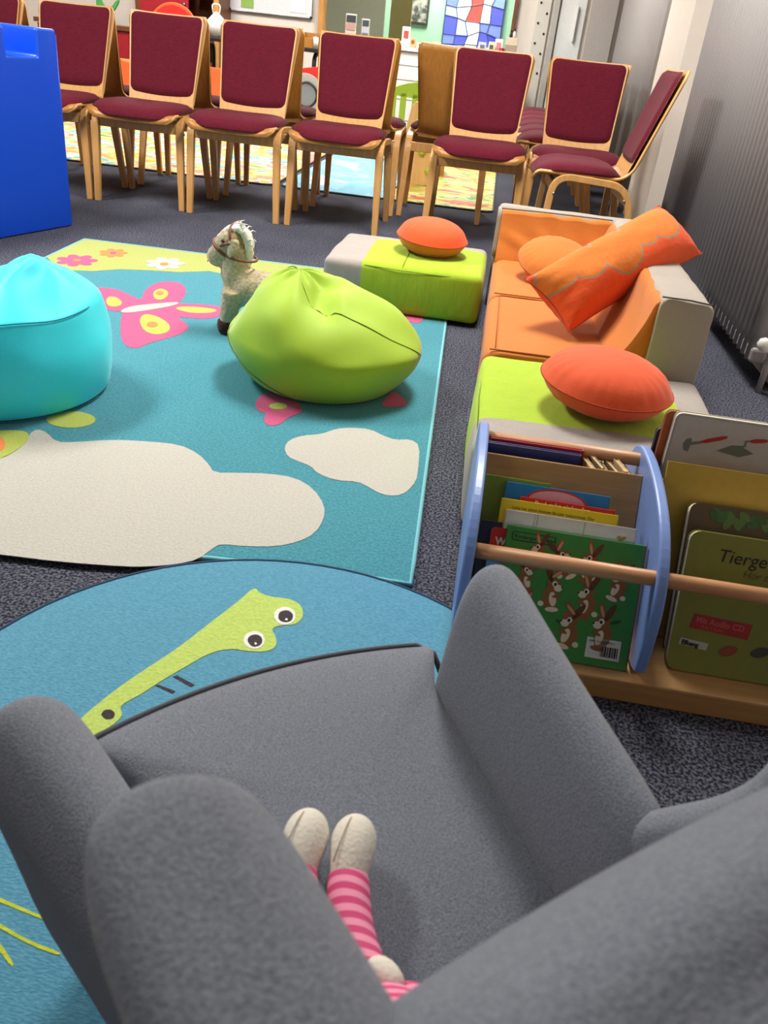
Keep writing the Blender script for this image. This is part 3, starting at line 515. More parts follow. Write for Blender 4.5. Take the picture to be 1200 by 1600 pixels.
# ------------------------------------------------------------------ stacking chairs
def bez(p, n=8):
    """round polyline corners: p list of (x,y,z,r)"""
    out = []
    for i, q in enumerate(p):
        P = Vector(q[:3]); r = q[3] if len(q) > 3 else 0
        if r == 0 or i in (0, len(p)-1): out.append(P); continue
        A = Vector(p[i-1][:3]); B = Vector(p[i+1][:3]); a = P+(A-P).normalized()*r; b = P+(B-P).normalized()*r
        for k in range(n+1):
            t = k/n; out.append(a*(1-t)**2+P*2*t*(1-t)+b*t*t)
    return out
def make_chair():
    t = thing('stacking_chair', '', 'chair')
    # shell profile (y, z), seat front to back top
    prof = bez([(0, -.062, .415, 0), (0, -.050, .444, .012), (0, .10, .442, .05), (0, .345, .437, .085), (0, .490, .902, 0)], 8)
    # resample the long stretches
    pr = []
    for i in range(len(prof)-1):
        a, b = prof[i], prof[i+1]; k = max(1, int((b-a).length/.03))
        for j in range(k): pr.append(a.lerp(b, j/k))
    pr.append(prof[-1])
    s, acc = [0], 0
    for i in range(1, len(pr)): acc += (pr[i]-pr[i-1]).length; s.append(acc)
    def half(d):
        f = d/acc
        pts = [(0, .190), (.03, .226), (.30, .224), (.42, .196), (.50, .176), (.60, .182), (.955, .2125), (.975, .211), (.99, .206), (1, .195)]
        for (a, x), (b, y) in zip(pts, pts[1:]):
            if f <= b: return x+(y-x)*(f-a)/(b-a)
        return pts[-1][1]
    NVv = 10; V, Fc = [], []
    for i, p in enumerate(pr):
        h = half(s[i]); tg = (pr[min(i+1, len(pr)-1)]-pr[max(i-1, 0)]).normalized(); nn = Vector((0, -tg.z, tg.y))
        seatness = max(0, min(1, (.52-s[i]/acc)/.12))
        for j in range(NVv+1):
            q = -1+2*j/NVv; dish = (q*q-1)*(.024*seatness+.012*(1-seatness))
            v = p+nn*dish+nn*.02*seatness; V.append((q*h, v.y, v.z))
    for i in range(len(pr)-1):
        for j in range(NVv):
            a = i*(NVv+1)+j; Fc.append((a, a+1, a+NVv+2, a+NVv+1))
    sh = MO('shell', V, Fc, M_plyback, t); 
    sd = sh.modifiers.new('solid', 'SOLIDIFY'); sd.thickness = .013; sd.offset = 1
    sh.data.materials.append(M_edge); sd.material_offset_rim = 1
    # back pad
    tb = (pr[-1]-pr[-6]).normalized(); nb = Vector((0, -tb.z, tb.y))
    base = Vector((0, .345, .437)); dirb = (Vector((0, .490, .902))-base); Lb = dirb.length; dirb.normalize()
    def backpt(u, f, off):     # u -1..1 across, f along the back 0..Lb
        h = .178+(f/Lb)*.029; q = u
        dish = (q*q-1)*.012
        return base+dirb*f+Vector((q*h, 0, 0))+nb*(dish+off)
    f0, f1 = .088, Lb-.009; nu, nf = 24, 26; secs = []
    V, Fc = [], []
    for i in range(nf+1):
        for j in range(nu+1):
            a = -1+2*i/nf; b = -1+2*j/nu
            rim = max(abs(a), abs(b), 1e-6); Wd, Hd, rc = .196, (f1-f0)/2, .030
            px_, py_ = b/rim*Wd, a/rim*Hd
            cx_, cy_ = math.copysign(Wd-rc, px_), math.copysign(Hd-rc, py_)
            if abs(px_) > Wd-rc and abs(py_) > Hd-rc:
                v_ = Vector((px_-cx_, py_-cy_)).normalized()*rc; px_, py_ = cx_+v_.x, cy_+v_.y
            px_ *= rim; py_ *= rim
            off = .0195+.013*(1-max(0, (rim-.78)/.22)**2.5)
            if rim > .999: off = .0135
            f = (f0+f1)/2+py_-(.010*(1-b*b)*abs(a) if a < 0 else 0)
            V.append(backpt(px_/Wd*.955, f, off))
    for i in range(nf):
        for j in range(nu):
            a = i*(nu+1)+j; Fc.append((a, a+1, a+nu+2, a+nu+1))
    bpad = MO('back_pad', V, Fc, M_maroon, t)
    # face of the shell in light ply: thin veneer below the back pad
    V, Fc = [], []
    for i in range(15):
        for j in range(NVv+1):
            f = -.012+(Lb+.008)*i/14; q = -1+2*j/NVv; V.append(backpt(q*(.985 if i < 14 else .955), f, .0142))
    for i in range(14):
        for j in range(NVv):
            a = i*(NVv+1)+j; Fc.append((a, a+1, a+NVv+2, a+NVv+1))
    MO('back_veneer', V, Fc, M_ply, t)
    # seat pad
    V, Fc = [], []; nr, na = 7, 40
    out = rrect(.470, .40, .125, 9)
    out = [(x*(1+.02*(-y/.18)), y) for x, y in out]
    na = len(out)
    for k in range(nr+1):
        q = k/nr
        for x, y in out:
            zz = .452+.014*(abs(x*q)/.2)**2+.048*(1-q**3.2)**.6-.014*max(0, -(y*q)/.18)**3
            V.append((x*q, .128+y*q, zz))
    for x, y in out: V.append((x*.985, .128+y*.985, .447+.012*(abs(x)/.2)**2-.014*max(0, -y/.18)**3))
    for k in range(nr+1):
        for j in range(na):
            b = (j+1) % na; Fc.append((k*na+j, k*na+b, (k+1)*na+b, (k+1)*na+j))
    MO('seat_pad', V, Fc, M_maroon, t)
    # bent side frames
    for sgn in (-1, 1):
        x0 = sgn*.233; xi = sgn*.222
        path = bez([(x0, 0, .0, 0), (xi, .022, .447, .085), (xi, .352, .428, .085), (x0, .448, .0, 0)], 8)
        def prf(f, sgn=sgn):
            tp = .72+.28*math.sin(pi*min(1, max(0, f)))
            return [(.019*tp, -.014), (.019*tp, .014), (-.019*tp, .014), (-.019*tp, -.014)]
        pts = []
        for i in range(len(path)-1):
            k = max(1, int((path[i+1]-path[i]).length/.06))
            for j in range(k): pts.append(path[i].lerp(path[i+1], j/k))
        pts.append(path[-1])
        secs = []
        for i, p in enumerate(pts):
            tg = (pts[min(i+1, len(pts)-1)]-pts[max(i-1, 0)]).normalized()
            sx = Vector((1, 0, 0)); nn = tg.cross(sx).normalized()
            f = min(1, p.z/.3); wx = .0145+.0045*f; wn = .0125+.002*f
            secs.append([tuple(p+sx*a*wx+nn*b*wn) for a, b in ((1, -1), (1, 1), (-1, 1), (-1, -1))])
        V, Fc = loft(secs); MO('side_frame', V, Fc, M_ply, t, smooth=False, bev=.003)
        for yy in (.03, .345): tube('screw', [(sgn*.241, yy, .37), (sgn*.245, yy, .37)], .006, M_metal, t, n=6)
        tube('foot_glide', [(x0, 0, .0), (x0, 0, .004)], .009, M_white, t, n=8)
    box('front_rail', (0, .026, .392), (.43, .018, .05), M_ply, t)
    box('rear_rail', (0, .36, .375), (.43, .018, .05), M_ply, t)
    return t
chair0 = make_chair(); used = [False]
def place_chair(x, y, rz, label, group):
    c = chair0 if not used[0] else copy_tree(chair0)
    used[0] = True; c.location = (x, y, 0); c.rotation_euler = (0, 0, R(rz)); c['label'] = label; c['group'] = group
    return c
G1 = 'maroon chairs in the front row facing the rug'; G2 = 'maroon chairs in the second row facing away'; G3 = 'maroon chairs along the right wall'
# the local origin is on the floor between the front feet; the chair faces -Y
place_chair(-2.895, 4.37, 0, 'maroon chair of the front row almost hidden behind the blue block', G1)
place_chair(-2.378, 4.365, 0, 'maroon chair of the front row whose left half the blue block covers', G1)
place_chair(-1.866, 4.36, 0, 'maroon padded chair in front row, first whole one right of the blue block', G1)
place_chair(-1.352, 4.345, .5, 'maroon padded chair in front row, second whole one right of the blue block', G1)
place_chair(-.828, 4.36, 0.5, 'maroon padded chair in front row, last before the gap, directly behind the plush horse', G1)
place_chair(-.115, 4.44, 0.5, 'maroon padded chair behind the green and grey pouf, beyond the gap in the row', G1)
place_chair(.385, 4.56, 0, 'maroon padded chair facing front behind the sideways chair', G1)
c7 = place_chair(.215, 4.19, -88, 'maroon padded chair turned sideways against the radiator behind the sofa', G3)
for i, x in enumerate((-2.92, -2.40, -1.88, -1.36, -.835)):
    place_chair(x, 5.41, 180+(0, -1, 0, 1, 1)[i], ('maroon chair of the second row behind the blue block',
      'maroon chair with its plain wooden back to us, behind the half covered front chair',
      'maroon chair with its plain wooden back to us, behind the first whole front chair',
      'maroon chair with its plain wooden back to us, behind the second whole front chair',
      'maroon chair turned away behind the last front chair before the gap')[i], G2)
place_chair(-.335, 5.48, 182, 'chair showing its bare brown wooden back left of the chair behind the pouf', G2)
for i in range(6):
    place_chair(.135, 5.5+i*.52, -90, ('nearest', 'second', 'third', 'fourth', 'fifth', 'farthest')[i]+' maroon chair of the row facing left along the right wall', G3)
# ------------------------------------------------------------------ modular foam seats
def seam(name, pts, mat, parent, r=.0022): return tube(name, pts, r, mat, parent, n=6)
LIME = rgb(160, 190, 46); TAUPE = rgb(160, 153, 147)
def pouf(name, label, loc, sx, sy, sz, rect, seams):
    t = thing(name, label, 'pouf', loc, group='lime and grey foam poufs')
    V, Fc = rbox_grid(sx, sy, sz, .024, 24, .010, .005, seed=loc[0]*7)
    MO('foam_block', V, Fc, sdf_mat('pouf_cover', TAUPE, LIME, rects=[rect]), t)
    for s in seams: seam('seam', s, M_limedk, t, .0014)
    return t
z1 = .178
pouf('foam_pouf', 'low lime green pouf with grey left edge, carrying an orange ball cushion, beside the rug', (-.292, 3.215, .0125), .585, .48, z1,
     (.13, -.10, .28, .26, .06), [[(-.14, -.238, z1-.012), (0, -.243, z1-.014), (.14, -.243, z1-.014), (.26, -.236, z1-.012)], [(.0, -.232, z1+.001), (.0, -.1, z1+.009), (0, .0, z1+.0105), (0, .1, z1+.009)]])
pouf('foam_pouf', 'lime green and grey pouf in front of the orange sofa, behind the book rack', (.312, 1.81, 0), .56, .60, .20,
     (-.16, .13, .35, .27, .06), [[(-.273, -.2, .19), (-.278, 0, .192), (-.273, .25, .19)]])

def extr(name, prof, y0, y1, mat, parent, r=.02, axis='y', n=10, nz=.004, seed=0, fold=0, fdir=None):
    """soft extrusion of an x-z profile between y0 and y1 with rounded ends and wrinkles"""
    pts = []
    P = [Vector((a, b, 0)) for a, b in prof]
    cx = sum(p.x for p in P)/len(P); cz = sum(p.y for p in P)/len(P)
    dense = []
    for i in range(len(P)):
        a, b = P[i], P[(i+1) % len(P)]; k = max(1, int((b-a).length/.014))
        for j in range(k): dense.append(a.lerp(b, j/k))
    for _ in range(2):
        dense = [(dense[i-1]+dense[i]*2+dense[(i+1) % len(dense)])/4 for i in range(len(dense))]
    secs = []; L = y1-y0
    st = [0, .25, .6, 1]
    ys = [(y0+r*(1-math.cos(q*pi/2)), 1-(r*(1-math.sin(q*pi/2)))/.2) for q in st]
    ys += [(y0+r+(L-2*r)*i/n, 1) for i in range(1, n)]
    ys += [(y1-r*(1-math.cos(q*pi/2)), 1-(r*(1-math.sin(q*pi/2)))/.2) for q in reversed(st)]
    for y, k in ys:
        sec = []
        for p in dense:
            x = cx+(p.x-cx)*k; z = max(0, cz+(p.y-cz)*k) 
            d = Vector((p.x-cx, p.y-cz)); d = d.normalized() if d.length > 0 else d
            w_ = nz*noise.noise(Vector((x*7+seed, y*7, z*7)))
            if fold: w_ += fold*math.sin((y*1.0+x*.5+z*.9)*55+3*noise.noise(Vector((x*5, y*5, z*5+seed))))*max(0, noise.noise(Vector((x*4+3, y*4+seed, z*4)))+.25)
            x += d.x*w_; z = max(0, z+d.y*w_)
            sec.append((x, y, z) if axis == 'y' else (y, x, z))
        secs.append(sec)
    V, Fc = loft(secs); return MO(name, V, Fc, mat, parent)
sofa = thing('foam_sofa_module', 'orange foam seat module with grey right-hand back, nearest the lime pouf', 'sofa', (0, 0, 0), group='orange foam sofa modules')
y0, y1 = 2.125, 2.715
extr('seat', [(.03, 0), (.03, .19), (.05, .203), (.36, .203), (.47, .20), (.47, 0)], y0, y1, M_orange, sofa, seed=1)
extr('backrest', [(.34, .18), (.36, .205), (.40, .26), (.43, .33), (.447, .40), (.475, .40), (.475, .18)], y0+.008, y1-.004, M_orange, sofa, seed=2, fold=.012, r=.012)
extr('grey_back', [(.452, 0), (.452, .395), (.465, .402), (.585, .396), (.59, .38), (.59, 0)], y0-.004, y1, M_taupe, sofa, seed=3, fold=.002, r=.009)
seam('seam', [(.047, y0+.012, .203), (.2, y0+.008, .206), (.40, y0+.006, .203)], M_orangedk, sofa)
seam('seam', [(.062, y0+.02, .2055), (.062, y0+.3, .2065), (.062, y1-.01, .2055)], M_orangedk, sofa, .0015)
seam('seam', [(.385, y0+.02, .215), (.392, y0+.3, .225), (.385, y1, .215)], M_orangedk, sofa, .0015)
seam('seam', [(.452, y0-.002, .402), (.52, y0-.003, .402), (.576, y0-.002, .397)], M_taupedk, sofa)
corner = thing('foam_sofa_module', 'orange foam corner seat with grey back at the far end of the sofa', 'sofa', (0, 0, 0), group='orange foam sofa modules')
y2, y3 = 2.722, 3.40
extr('seat', [(.03, 0), (.03, .19), (.05, .203), (.36, .203), (.47, .20), (.47, 0)], y2, 3.30, M_orange, corner, seed=5)
extr('backrest', [(3.235, .17), (3.245, .205), (3.27, .26), (3.30, .33), (3.315, .378), (3.345, .378), (3.345, .17)], .035, .50, M_orange, corner, seed=7, fold=.016, axis='x', r=.012, n=26)
extr('backrest', [(.34, .18), (.36, .205), (.40, .26), (.43, .33), (.447, .385), (.475, .385), (.475, .18)], y2+.004, 3.30, M_orange, corner, seed=9, fold=.012, r=.012)
extr('grey_back', [(3.325, 0), (3.325, .375), (3.335, .388), (3.395, .388), (3.405, .375), (3.405, 0)], .022, .588, M_taupe, corner, seed=11, axis='x')
extr('grey_back', [(.452, 0), (.452, .385), (.465, .392), (.58, .388), (.588, .375), (.588, 0)], y2, 3.33, M_taupe, corner, seed=13, fold=.002)
seam('seam', [(.045, y2+.004, .204), (.2, y2+.002, .2065), (.40, y2+.002, .204)], M_orangedk, corner)
seam('seam', [(.03, 3.305, .38), (.2, 3.307, .384), (.45, 3.305, .386)], M_taupedk, corner)
# the grey left end of the corner back
extr('end_panel', [(3.30, .20), (3.315, .375), (3.335, .385), (3.36, .385), (3.36, .20)], .018, .034, M_taupe, corner, axis='x', r=.004, n=2)

# ------------------------------------------------------------------ cushions
def round_cushion(label, loc, r, h, mat, dk, rot=(0, 0, 0), gathers=26, seed=0, under=None):
    t = thing('round_cushion', label, 'cushion', loc, rot=rot, group='round orange cushions')
    na, nk = 72, 9
    def shell(sg):
        V, Fc = [], []
        for k in range(nk+1):
            q = k/nk
            for j in range(na):
                th = 2*pi*j/na
                g = noise.noise(Vector((math.cos(th)*4.5+seed, math.sin(th)*4.5, sg*3)))
                wr = .0035*math.sin(th*gathers+2.5*g)*max(0, q-.62)/.38*(1-max(0, q-.95)/.05)
                rr_ = r*q*(1+.012*noise.noise(Vector((math.cos(th)*2, math.sin(th)*2, seed))))
                z = sg*(h/2)*max(0, 1-q**2.6)**.62+wr+.004*noise.noise(Vector((rr_*math.cos(th)*12+seed, rr_*math.sin(th)*12, sg)))*(1-q)
                V.append((rr_*math.cos(th), rr_*math.sin(th), z))
        for k in range(nk):
            for j in range(na):
                b = (j+1) % na; Fc.append((k*na+j, k*na+b, (k+1)*na+b, (k+1)*na+j))
        return V, Fc
    MO('top_cover', *shell(1), mat, t, sub=1); MO('bottom_cover', *shell(-1), under or mat, t, sub=1)
    tube('piping', [(r*.998*math.cos(2*pi*j/48), r*.998*math.sin(2*pi*j/48), 0) for j in range(48)], .0022, dk, t, closed=True, n=6)
    return t
round_cushion('round orange ball cushion on the lime pouf beside the rug', (-.215, 3.225, .257), .137, .132, M_redor, M_redordk, (R(4), R(3), 0), seed=1, under=M_orange)
c3 = round_cushion('large red-orange round cushion on the lime pouf behind the book rack', (.312, 1.80, .272), .150, .128, M_redor, M_redordk, (R(3), R(2), .3), seed=5, under=M_redor)
prism('care_label', [(0, 0), (.02, .004), (.012, .018)], 0, .001, M_white, c3).location = (.146, .03, .001)
round_cushion('small pale orange round cushion on the far corner seat', (.250, 3.02, .268), .140, .115, M_orange, M_orangedk, (R(20), R(4), 0), seed=9, under=M_redor)

# big pillow with a cloud applique
cl = [(-.19, .055, .05), (-.12, .03, .062), (-.04, .045, .060), (.03, .03, .062), (.10, .045, .058), (.16, .06, .05)]
M_pill = sdf_mat('pillow_cover', rgb(222, 84, 36), rgb(208, 114, 42), circles=[(-.225, .05, .055), (-.15, .03, .06), (-.04, .012, .078), (.07, .03, .058), (.16, .035, .074)], line=rgb(150, 124, 100), zmin=.0)
pil = thing('scatter_pillow', 'long red-orange pillow with a pale orange cloud patch leaning on the sofa back', 'pillow')
Lp, Wp, Tp = .58, .205, .19
V, Fc = [], []; nu, nv = 34, 22
for sg in (1, -1):
    o0 = len(V)
    for i in range(nu+1):
        for j in range(nv+1):
            a = -1+2*i/nu; b = -1+2*j/nv
            prof = max(0, (1-abs(a)**3.2))**.55*max(0, (1-abs(b)**2.6))**.6
            pinx = 1-.10*(1-a*a)*0-.075*(1-a*a)**1*abs(b)**1*0
            x = a*Lp/2*(1-.07*(1-b*b)*abs(a)**4); y = b*Wp/2*(1-.09*(1-a*a)*abs(b)**4)
            z = sg*Tp/2*prof*(1+.10*noise.noise(Vector((a*2.2, b*1.6, sg)))) + .004*math.sin(b*18+a*4)*max(0, abs(a)-.7)/.3*prof
            V.append((x, y, z))
    for i in range(nu):
        for j in range(nv):
            k = o0+i*(nv+1)+j; Fc.append((k, k+1, k+nv+2, k+nv+1))
pc = MO('pillow_cover', V, Fc, M_pill, pil, sub=1)
e_ = [(-1+2*i/20, -1) for i in range(20)]+[(1, -1+2*i/12) for i in range(12)]+[(1-2*i/20, 1) for i in range(20)]+[(-1, 1-2*i/12) for i in range(12)]
tube('pillow_seam', [(a*Lp/2*(1-.07*(1-b*b)*abs(a)**4), b*Wp/2*(1-.09*(1-a*a)*abs(b)**4), 0) for a, b in e_], .002, M_redordk, pil, closed=True, n=6)
P0 = Vector((.205, 2.37, .29)); P1 = Vector((.565, 2.72, .465))
dx = (P1-P0).normalized(); wv = Vector((-.50, .50, .50)); wv = (wv-dx*wv.dot(dx)).normalized(); nz_ = dx.cross(wv)
mt = Matrix((dx, wv, nz_)).transposed().to_4x4(); mt.translation = (P0+P1)/2; pil.matrix_world = mt

# ------------------------------------------------------------------ bean bags
def bag(name, label, loc, fn, mat, dk, seams, rz=0, nt=72, np_=40):
    t = thing(name, label, 'bean bag', loc, rz)
    V, Fc = [], []
    for i in range(np_+1):
        for j in range(nt): V.append(fn(2*pi*j/nt, i/np_))
    for i in range(np_):
        for j in range(nt):
            b = (j+1) % nt; Fc.append((i*nt+j, i*nt+b, (i+1)*nt+b, (i+1)*nt+j))
    MO('cover', V, Fc, mat, t, sub=1)
    for s in seams:
        pts = []
        for th, q in s:
            p = Vector(fn(th, q)); c = Vector((0, 0, .1)); pts.append(p+(p-c).normalized()*.0008)
        tube('seam', pts, .0014, dk, t, n=5)
    return t
def lerp_(a, b, t): return a+(b-a)*t
def green(th, q):
    # q 0 bottom centre .. 1 top; lemon shaped, peak pulled to the far left
    if q < .18: r = .20*q/.18; z = 0
    else:
        f = (q-.18)/.82
        g_ = max(0, (f-.42)/.58); r = (.20+.075*math.sin(min(1, f/.42)*pi/2)) if f < .42 else .275*lerp_(1-g_, math.cos(g_*pi/2)**.75 if g_ < 1 else 0, .45+.45*max(math.cos(th), -math.sin(th)*.75))
        z = .13*(f/.42)**1.25 if f < .42 else .13+.172*(.5*g_+.5*math.sin(g_*pi/2))
    x = r*math.cos(th)*.97; y = r*math.sin(th)*.92
    # pointed side seams at the left and right
    e = math.exp(-((z-.12)/.07)**2); x *= 1+.06*e*abs(math.cos(th))**6
    k = max(0, (z-.13)/.165); x -= .085*k**1.3; y += .03*k
    # creases falling from the peak
    d = .018*k*(1-k)*4*(math.sin(3*th+.6)*.5+.35*math.sin(7*th+1))
    x += d*math.cos(th); y += d*math.sin(th)
    z -= .055*math.exp(-(((x+.02)/.035)**2+((y+.045)/.075)**2))*k**.5
    z -= .03*math.exp(-(((x-.02)/.02)**2+((y+.10)/.05)**2))*k**.5
    z += .014*math.exp(-(((x+.055)/.02)**2+((y+.06)/.09)**2))*k
    ax_, ay_ = x+.085, y-.03; dd_ = math.hypot(ax_, ay_)
    z += .011*math.sin(math.atan2(ay_, ax_)*8+3*noise.noise(Vector((x*7, y*7, 2))))*math.exp(-(dd_/.13)**2)*min(1, dd_/.03)*min(1, k*3)
    nn = noise.noise(Vector((x*9, y*9, z*9)))*.009*(1 if z > .01 else 0)
    return (x+nn*math.cos(th), y+nn*math.sin(th), max(.0005, z+nn*.6*(1 if z > .01 else 0)))
bag('bean_bag', 'lime green bean bag on the teal rug in front of the plush horse', (-.418, 2.225, .013), green, M_lime, M_limedk,
    [[(R(-172)+R(75)*i/24, .55-.36*i/24) for i in range(25)], [(R(-80)+R(75)*i/24, .93-.42*(i/24)**1.0) for i in range(25)], [(R(150), .9+.1*i/6) for i in range(6)]])
def cyan(th, q):
    if q < .2: r = .255*q/.2; z = 0
    elif q < .62:
        f = (q-.2)/.42; r = .255+.022*math.sin(f*pi); z = .235*f
    else:
        f = (q-.62)/.38; r = .257*(1-f); z = .235
        ridge = math.exp(-((math.atan2(math.sin(th-R(20)), math.cos(th-R(20))))/R(75))**2)
        z += .085*min(1, f*1.8)*ridge*(1-.75*max(0, f-.55)/.45) + .03*math.sin(f*pi/2)
    x = r*math.cos(th); y = r*math.sin(th)
    k = max(0, min(1, (z-.05)/.2))
    z -= .035*math.exp(-(((x+.10)/.10)**2+((y+.03)/.13)**2))*k
    z += .012*math.sin(x*28+y*16)*max(0, k-.7)
    ax_, ay_ = x-.12, y-.05; dd_ = math.hypot(ax_, ay_)
    if q > .66: z += .010*math.sin(math.atan2(ay_, ax_)*7+3*noise.noise(Vector((x*7, y*7, 5))))*math.exp(-(dd_/.20)**2)*min(1, dd_/.03)*min(1, (q-.66)/.08)
    nn = noise.noise(Vector((x*8+3, y*8, z*8)))*.011*(1 if z > .01 else 0)
    return (x+nn*math.cos(th), y+nn*math.sin(th), max(.0005, z+nn*.5*(1 if z > .01 else 0)))
bag('bean_bag', 'turquoise cyan drum shaped bean bag at the left edge of the rug', (-1.200, 1.875, .013), cyan, M_cyan, M_cyandk,
    [[(R(-130)+R(130)*i/24, .625) for i in range(25)], [(R(-175)+R(175)*i/24, .205) for i in range(25)], [(R(-70), .64+.3*i/10) for i in range(11)]])

# ------------------------------------------------------------------ blue vinyl block
blk = thing('soft_play_block', 'tall glossy blue vinyl play block with a notched top at the left edge', 'play block', (-1.925, 3.725, 0), math.atan2(.405, .128)-pi)
# local x runs along the visible face towards the camera, y is the thickness going left
Lb_, Tb_, Hb_ = 1.05, .42, .795
pts = [(0, 0), (Lb_, 0), (Lb_, Hb_), (.27, Hb_), (.27, Hb_-.105), (.11, Hb_-.105), (.11, Hb_), (0.0, Hb_)]
V = []
def bl(x, z, s): return (x, s*Tb_ if s else 0, z)
n = len(pts); V = [(x, 0, z) for x, z in pts]+[(x, -Tb_, z) for x, z in pts]
Fc = [tuple(range(n)), tuple(range(n, 2*n))]+[(i, (i+1) % n, n+(i+1) % n, n+i) for i in range(n)]
bb = MO('vinyl_cover', V, Fc, M_blue, blk, smooth=False, bev=.012); bb.modifiers['bevel'].segments = 4
for v in bb.data.polygons: v.use_smooth = True
tube('welt', [(.006, -.006, .01), (.004, -.004, Hb_-.02)], .004, M_blue, blk, n=6)
tube('welt', [(.01, -.004, .008), (Lb_-.01, -.004, .008)], .004, M_blue, blk, n=6)
boxes('base', [((Lb_/2, -Tb_/2, .004), (Lb_-.06, Tb_-.06, .008))], M_blue, blk)
# ------------------------------------------------------------------ grey wing armchair (child size), faces away to the left
AC = thing('wing_armchair', 'small grey upholstered wing armchair seen from behind, holding a doll', 'armchair', (-.155, .653, .021), R(36.9))
def lerp(a, b, t): return a+(b-a)*t
def interp(tab, x):
    if x <= tab[0][0]: return tab[0][1]
    for (a, p), (b, q) in zip(tab, tab[1:]):
        if x <= b:
            t = (x-a)/(b-a); return p+(q-p)*t
    return tab[-1][1]
# seat cushion (local x = right, y = forward)
ring = []
fr_ = [(-.215+.43*i/16, .0+.035*(1-(2*i/16-1)**2)) for i in range(17)]
ring = fr_+[(.165-.03*i/6, -.06-.33*i/6) for i in range(7)]+[(-.135-.03*i/6, -.39+.33*i/6) for i in range(7)]
secs = []
for k, z in ((.90, .135), (.985, .145), (1.0, .165), (1.0, .235), (.985, .250), (.94, .258), (.6, .266), (.25, .268)):
    cy = -.19; secs.append([(x*k, cy+(y-cy)*k, z) for x, y in ring])
V, Fc = loft(secs); MO('seat_cushion', V, Fc, M_arm, AC, sub=1)
tube('seat_piping', [(x*.955, -.19+(y+.19)*.965-.001, .2535) for x, y in fr_[:-1]]+[(.199, -.012, .245), (.196, -.035, .235)], .0036, M_armdk, AC, n=8)
tube('seat_piping', [(x*.955, -.19+(y+.19)*.965-.001, .141) for x, y in fr_], .0036, M_armdk, AC, n=8)
extr('seat_base', [(-.39, .05), (-.39, .138), (.0, .138), (.0, .05)], -.185, .185, M_arm, AC, axis='x', nz=0, r=.01)
for sx, sy in ((-.17, -.04), (.17, -.04), (-.12, -.42), (.12, -.42)):
    lathe('leg', [(.001, 0), (.011, 0), (.019, .06), (.001, .06)], M_framedk, AC, (sx, sy, 0), n=12)
# arms
for sg in (-1, 1):
    st = []
    for a, pin in ((-.050, .45), (-.058, .82), (-.073, 1), (-.12, 1), (-.19, 1), (-.28, 1), (-.37, 1), (-.40, .8)):
        ib = interp([(-.40, .108), (-.05, .142)], a); it = interp([(-.40, .112), (-.25, .14), (-.05, .180)], a)
        ot = interp([(-.40, .172), (-.25, .205), (-.05, .262)], a); ob = ot-.03; zt = interp([(-.4, .385), (-.02, .402)], a)
        if sg < 0: ib += .012; it += .028; ot += .036; ob += .036; a -= .022
        q = [(ib, .07), (lerp(ib, it, .5), .22), (it-.004, .35), (it+.012, zt), ((it+ot)/2, zt+.012), (ot-.012, zt), (ot+.006, .35), (lerp(ot, ob, .6), .22), (ob, .07)]
        cs = sum(p[0] for p in q)/9; cz = .22
        st.append([(sg*(cs+(s-cs)*pin), a, cz+(z-cz)*(1-(1-pin)*.28)) for s, z in q])
    V, Fc = loft(st); MO('arm', V, Fc, M_arm, AC, sub=2)
# backrest
def af(z): return -.368-(max(z, .2)-.27)*.40
st = []
for z, hw, th, sh in ((.06, .13, .08, 0), (.10, .15, .10, 0), (.26, .15, .105, 0), (.40, .155, .10, 0), (.52, .172, .095, 0), (.60, .190, .09, 0), (.635, .192, .085, .006), (.655, .185, .065, .016), (.664, .165, .035, .03)):
    a = af(z)-sh; sec = []
    for i in range(13):
        s = -1+2*i/12; bulge = .012*(1-s*s)-.006*math.cos(s*pi*3)*.0
        sec.append((s*hw, a+bulge, z-(.012*s*s if z > .6 else 0)))
    for i in range(13):
        s = 1-2*i/12; sec.append((s*hw*.98, a-th-.01*(1-s*s), z-(.012*s*s if z > .6 else 0)))
    st.append(sec)
V, Fc = loft(st); MO('backrest', V, Fc, M_arm, AC, sub=2)
# wings
for sg in (-1, 1):
    st = []
    for z, k in ((.30, 1), (.36, 1), (.40, 1), (.44, 1), (.48, 1), (.52, 1), (.56, 1), (.588, .95), (.606, .75), (.613, .4)):
        si = interp([(.30, .118), (.40, .118), (.46, .126), (.50, .140), (.60, .162), (.66, .168)], z)
        th = interp([(.30, .045), (.42, .052), (.60, .098)], z)
        at = interp([(.30, -.335), (.38, -.36), (.42, -.398), (.46, -.425), (.50, -.432), (.55, -.405), (.585, -.376), (.62, -.376), (.66, -.39)], z)
        ab = af(z)-.075
        q = [(si, ab), (si+th*.05, lerp(ab, at, .5)), (si+th*.12, at-.03), (si+th*.20, at-.004), (si+th*.6, at+.006), (si+th-.008, at-.002), (si+th+.004, at-.03), (si+th, lerp(at, ab, .5)), (si+th-.02, ab-.02)]
        cs = sum(p[0] for p in q)/9; ca = sum(p[1] for p in q)/9
        st.append([(sg*(cs+(s-cs)*k), ca+(a-ca)*(1-(1-k)*.45), z) for s, a in q])
    V, Fc = loft(st); MO('wing', V, Fc, M_arm, AC, sub=2)

